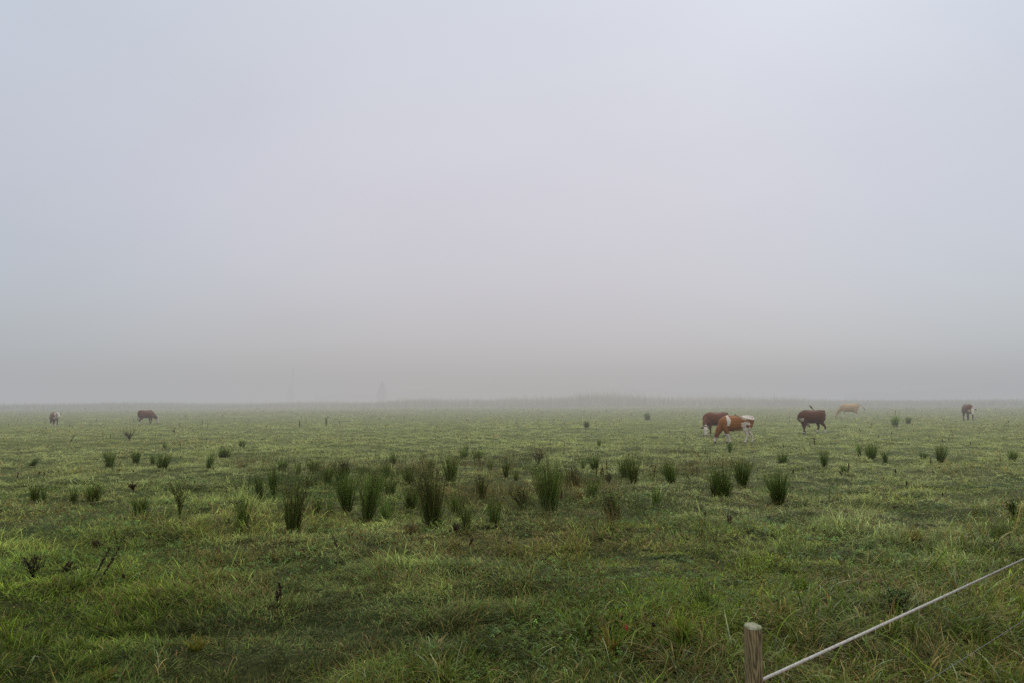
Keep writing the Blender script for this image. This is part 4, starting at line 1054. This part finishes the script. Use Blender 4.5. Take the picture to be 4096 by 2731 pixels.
# ------------------------------------------------------------------ near fence
P0 = np.array([1.013, 3.44]); GZ0 = float(ground_z(*P0))
def post(xy, label, seed, lean=(0, 0)):
    r = np.random.default_rng(seed)
    n, rad, top = 40, .0368, 1.042
    z0 = float(ground_z(*xy))
    zs = np.concatenate([np.linspace(-.35, .97, 20), [1.014]]) 
    a = np.arange(n) / n * 2 * np.pi
    prof = 1 + .022 * np.sin(a * 2 + 1) + .014 * np.sin(a * 3 + 2) + .008 * np.sin(a * 7)
    V = []
    tilt = lambda x, y: .16 * y - .03 * x                       # the sawn top slopes towards the lane
    for z in zs:
        rr = rad * prof * (1 - .01 * z + .006 * np.sin(z * 9 + a * 2))
        V.append(np.stack([rr * np.cos(a), rr * np.sin(a), np.full(n, z) + (tilt(rr * np.cos(a), rr * np.sin(a)) if z > .9 else 0)], 1))
    rr = rad * prof * .975; V.append(np.stack([rr * np.cos(a), rr * np.sin(a), np.full(n, top - .014) + tilt(rr * np.cos(a), rr * np.sin(a))], 1))
    m = len(V); V = np.concatenate(V)
    i = np.arange(m - 1)[:, None]; j = np.arange(n)[None, :]; j2 = (j + 1) % n
    Q = np.stack([i * n + j, i * n + j2, (i + 1) * n + j2, (i + 1) * n + j], 2).reshape(-1, 4)
    o = mk('wooden_post', V, [Q, np.arange(n)[::-1].reshape(1, -1)], M_post, smooth=True)
    o.location = (xy[0], xy[1], 0); tag(o, label, 'post')
    # mossy sawn end
    W = []; 
    for q, up in ((1.0, 0), (.93, .004), (.5, .007)):
        x = rr * np.cos(a) * q; y = rr * np.sin(a) * q
        W.append(np.stack([x, y, np.full(n, top - .0135 + up) + tilt(x, y) + .0016 * np.sin(a * 5 + q * 9) * (q < .95)], 1))
    W = np.concatenate(W + [np.array([[0, 0, top - .006]])])
    Q = np.concatenate([np.stack([k * n + np.arange(n), k * n + (np.arange(n) + 1) % n, (k + 1) * n + (np.arange(n) + 1) % n, (k + 1) * n + np.arange(n)], 1) for k in range(2)])
    T = np.stack([2 * n + np.arange(n), 2 * n + (np.arange(n) + 1) % n, np.full(n, 3 * n)], 1)
    mk('sawn_top', W, [Q, T], M_moss, parent=o, smooth=True)
    return o
post(P0, 'round weathered wooden fence post with a mossy sawn top, bottom right', 1)
P1 = P0 + FD * 7.5

def tape():
    n = 260; s = np.linspace(0, 1, n)
    side = np.array([FD[1], -FD[0]])                              # lane side of the post
    A = np.array([*(P0 + side * -.047), .765]); B = np.array([*(P1 + side * -.047), .78])
    c = A + (B - A) * s[:, None]; c[:, 2] -= .02 * 4 * s * (1 - s) * .4
    tw = .35 + .4 * np.sin(s * 8 + .5) + .06 * np.sin(s * 23 + 1) - .9 * np.exp(-s / .012)
    nrm = np.array([-FD[1], FD[0], 0]); up = np.array([0, 0, 1.0])
    d = np.cos(tw)[:, None] * up + np.sin(tw)[:, None] * nrm
    e = np.cross(d, np.array([*FD, 0])); 
    W, th = .0066, .0006
    def strip(w0, w1, th):
        V = np.stack([c + d * w0 + e * th, c + d * w1 + e * th, c + d * w1 - e * th, c + d * w0 - e * th], 1).reshape(-1, 3)
        i = np.arange(n - 1)[:, None]; j = np.arange(4)[None, :]; j2 = (j + 1) % 4
        return V, np.stack([i * 4 + j, i * 4 + j2, (i + 1) * 4 + j2, (i + 1) * 4 + j], 2).reshape(-1, 4)
    V, Q = strip(-W, W, th)
    o = mk('fence_tape', V, [Q], M_tape); tag(o, 'pale woven electric fence tape running right from the wooden post', 'fence tape')
    V, Q = strip(-W - .0011, -W - .0001, th * .9)
    mk('edge_thread', V, [Q], M_redthread, parent=o)
    return o
tape()

def wire():
    n = 2600; s = np.linspace(0, 1, n); side = np.array([FD[1], -FD[0]])
    A = np.array([*(P0 + side * -.047), .325]); B = np.array([*(P1 + side * -.047), .345])
    c = A + (B - A) * s[:, None]; c[:, 2] -= .01 * np.sin(s * 3.14)
    ph = s * 7.5 / .016 * 2 * np.pi
    u = np.array([-FD[1], FD[0], 0]); up = np.array([0, 0, 1.0])
    o = empty('polywire', (0, 0, 0)); tag(o, 'thin black and white twisted fence wire below the pale tape', 'fence wire')
    for off, nm, mat, r in ((0, 'dark_strand', M_dark, .0013), (math.pi, 'white_strand', M_white, .0006)):
        f = c + .0013 * (np.cos(ph + off)[:, None] * u + np.sin(ph + off)[:, None] * up)
        V, Q, T, C = tube(f, r, 5, (1, 1, 1)); mk(nm, V, [Q, T], mat, parent=o, smooth=True)
wire()

# ------------------------------------------------------------------ far white stakes
def stake(px, py, h, lean):
    p = at(px, py); hh = h * m_per_px(p)
    o = empty('white_stake', p)
    f = np.array([[0, 0, -.1], [lean * .5, 0, hh * .5], [lean, 0, hh]])
    V, Q, T, C = tube(f, .034, 6, (1, 1, 1)); mk('rod', V, [Q, T], M_white, parent=o)
    V, Q, T, C = tube(np.array([[lean, 0, hh], [lean, 0, hh + .05]]), .05, 6, (1, 1, 1)); mk('cap', V, [Q, T], M_white, parent=o)
    return o
ST = [(462, 1629, 14, 0, 'white stake farthest left in the far fence line, above the left grazing cow'),
      (1314, 1625, 13, 0, 'faint white stake left of centre in the far fence line'),
      (1883, 1627, 19, -.05, 'clear white stake near the centre of the far fence line'),
      (2384, 1627, 17, 0, 'white stake below the misty reed tuft in the far fence line'),
      (2788, 1632, 24, .12, 'leaning thin white stake left above the pair of cows'),
      (3198, 1622, 12, 0, 'faint white stake left of the raised tail tuft'),
      (3606, 1627, 20, 0, 'bright white stake right of the tan cow'),
      (4033, 1634, 24, .05, 'white stake at the right end of the far fence line, beyond the white-faced cow')]
for px, py, h, l, lab in ST:
    tag(stake(px, py, h, l), lab, 'fence stake', 'white stakes of the far electric fence')

# ------------------------------------------------------------------ trees in the mist
def far_tree(px, d, h, w, kind, label, group=None, trunk=True, py0=1584):
    x = (px - 2048) / FPX * d
    o = empty('misty_tree', (x, d, 0)); tag(o, label, 'tree', group)
    s = np.linspace(0, 1, 6); f = np.stack([.02 * h * np.sin(s * 3 + px), 0 * s, h * (.96 if kind == 'c' else .7) * s], 1)
    V, Q, T, C = tube(f, np.linspace(.022 * h, .004 * h, 6), 6, (.05, .04, .03)); mk('trunk', V, [Q, T], M_dead, C, o)
    n = 1500 if kind == 'c' else 2600
    if kind == 'c':
        t = 1 - rng.random(n) ** .5 * .95; rr = w * .5 * np.minimum(1, t / .18) * np.clip((1 - t) / .8, 0, 1) ** .75 * (.8 + .2 * np.sin(t * 34)) * np.sqrt(rng.random(n))
        a = rng.random(n) * 6.283; P = np.stack([rr * np.cos(a), rr * np.sin(a), t * h], 1)
        c = np.array([.022, .035, .018])
    else:
        m = 16; cen = np.stack([rng.normal(0, .22, m) * w, rng.normal(0, .22, m) * w, h * (.32 + .55 * rng.random(m))], 1)
        j = rng.integers(m, size=n); P = cen[j] + rng.normal(0, 1, (n, 3)) * np.array([.12 * w, .12 * w, .09 * h])
        P[:, 2] = np.clip(P[:, 2], .08 * h, h); c = np.array([.05, .06, .028])
    sz = h * (.055 if kind == 'c' else .03) * (.6 + .8 * rng.random(n)); cc = c * np.exp(rng.normal(0, .35, n))[:, None]
    b = Bag(); b.add(*ribbons(P, rng.random(n) * 6.28, sz * 1.8, sz, rng.random(n) * 2, rng.normal(0, .5, n), cc, cc, 2, rng.random(n) * 3))
    b.build('crown', M_tree, o)
    return o
far_tree(1528, 310, 8.4, 5.0, 'c', 'small dark conical tree standing out in the mist left of centre')
far_tree(1163, 370, 8.2, 5.0, 'c', 'pale conical tree at the foot of the tall thin mast in the mist')

def mast():
    d = 365; x = (1171 - 2048) / FPX * d
    o = empty('mast', (x, d, 0)); tag(o, 'tall thin mast rising faintly out of the mist', 'mast')
    V, Q, T, C = tube(np.array([[0, 0, 0], [0, 0, 8], [.1, 0, 15.5]]), [.17, .14, .1], 8, (.04, .04, .04)); mk('pole', V, [Q, T], M_dead, C, o)
    V, Q, T, C = tube(np.array([[-.5, 0, 14.6], [.6, 0, 14.6]]), [.08, .08], 6, (.04, .04, .04)); mk('crossbar', V, [Q, T], M_dead, C, o)
mast()

def treeline(name, label, d0, px0, px1, hfun, n, dark):
    px = px0 + (px1 - px0) * rng.random(n); d = d0 + rng.random(n) * 40
    x = (px - 2048) / FPX * d
    top = hfun(px) * (.75 + .5 * vnoise(px, px * 0, 60, 201) + .12 * vnoise(px, px * 0, 19, 203))
    z = top * rng.random(n) ** .7
    sz = .5 + .7 * rng.random(n); c = np.array(dark) * np.exp(rng.normal(0, .3, n))[:, None]
    b = Bag(); b.add(*ribbons(np.stack([x, d, z], 1), rng.random(n) * 6.28, sz * 2, sz, rng.random(n) * 2, rng.normal(0, .5, n), c, c, 2, rng.random(n) * 3))
    tag(b.build(name, M_tree), label, 'treeline', kind='stuff')
treeline('treeline', 'far tree belt barely showing through the mist across the middle', 430, 1260, 3000,
         lambda p: 2.0 + 4.6 * sstep(1250, 2050, p) * (1 - sstep(2350, 3000, p)), 26000, (.045, .05, .03))
treeline('treeline', 'misty wood edge at the far right behind the white-faced cow', 370, 3380, 4700,
         lambda p: 2.0 + 5.2 * sstep(3500, 4100, p), 16000, (.035, .05, .035))
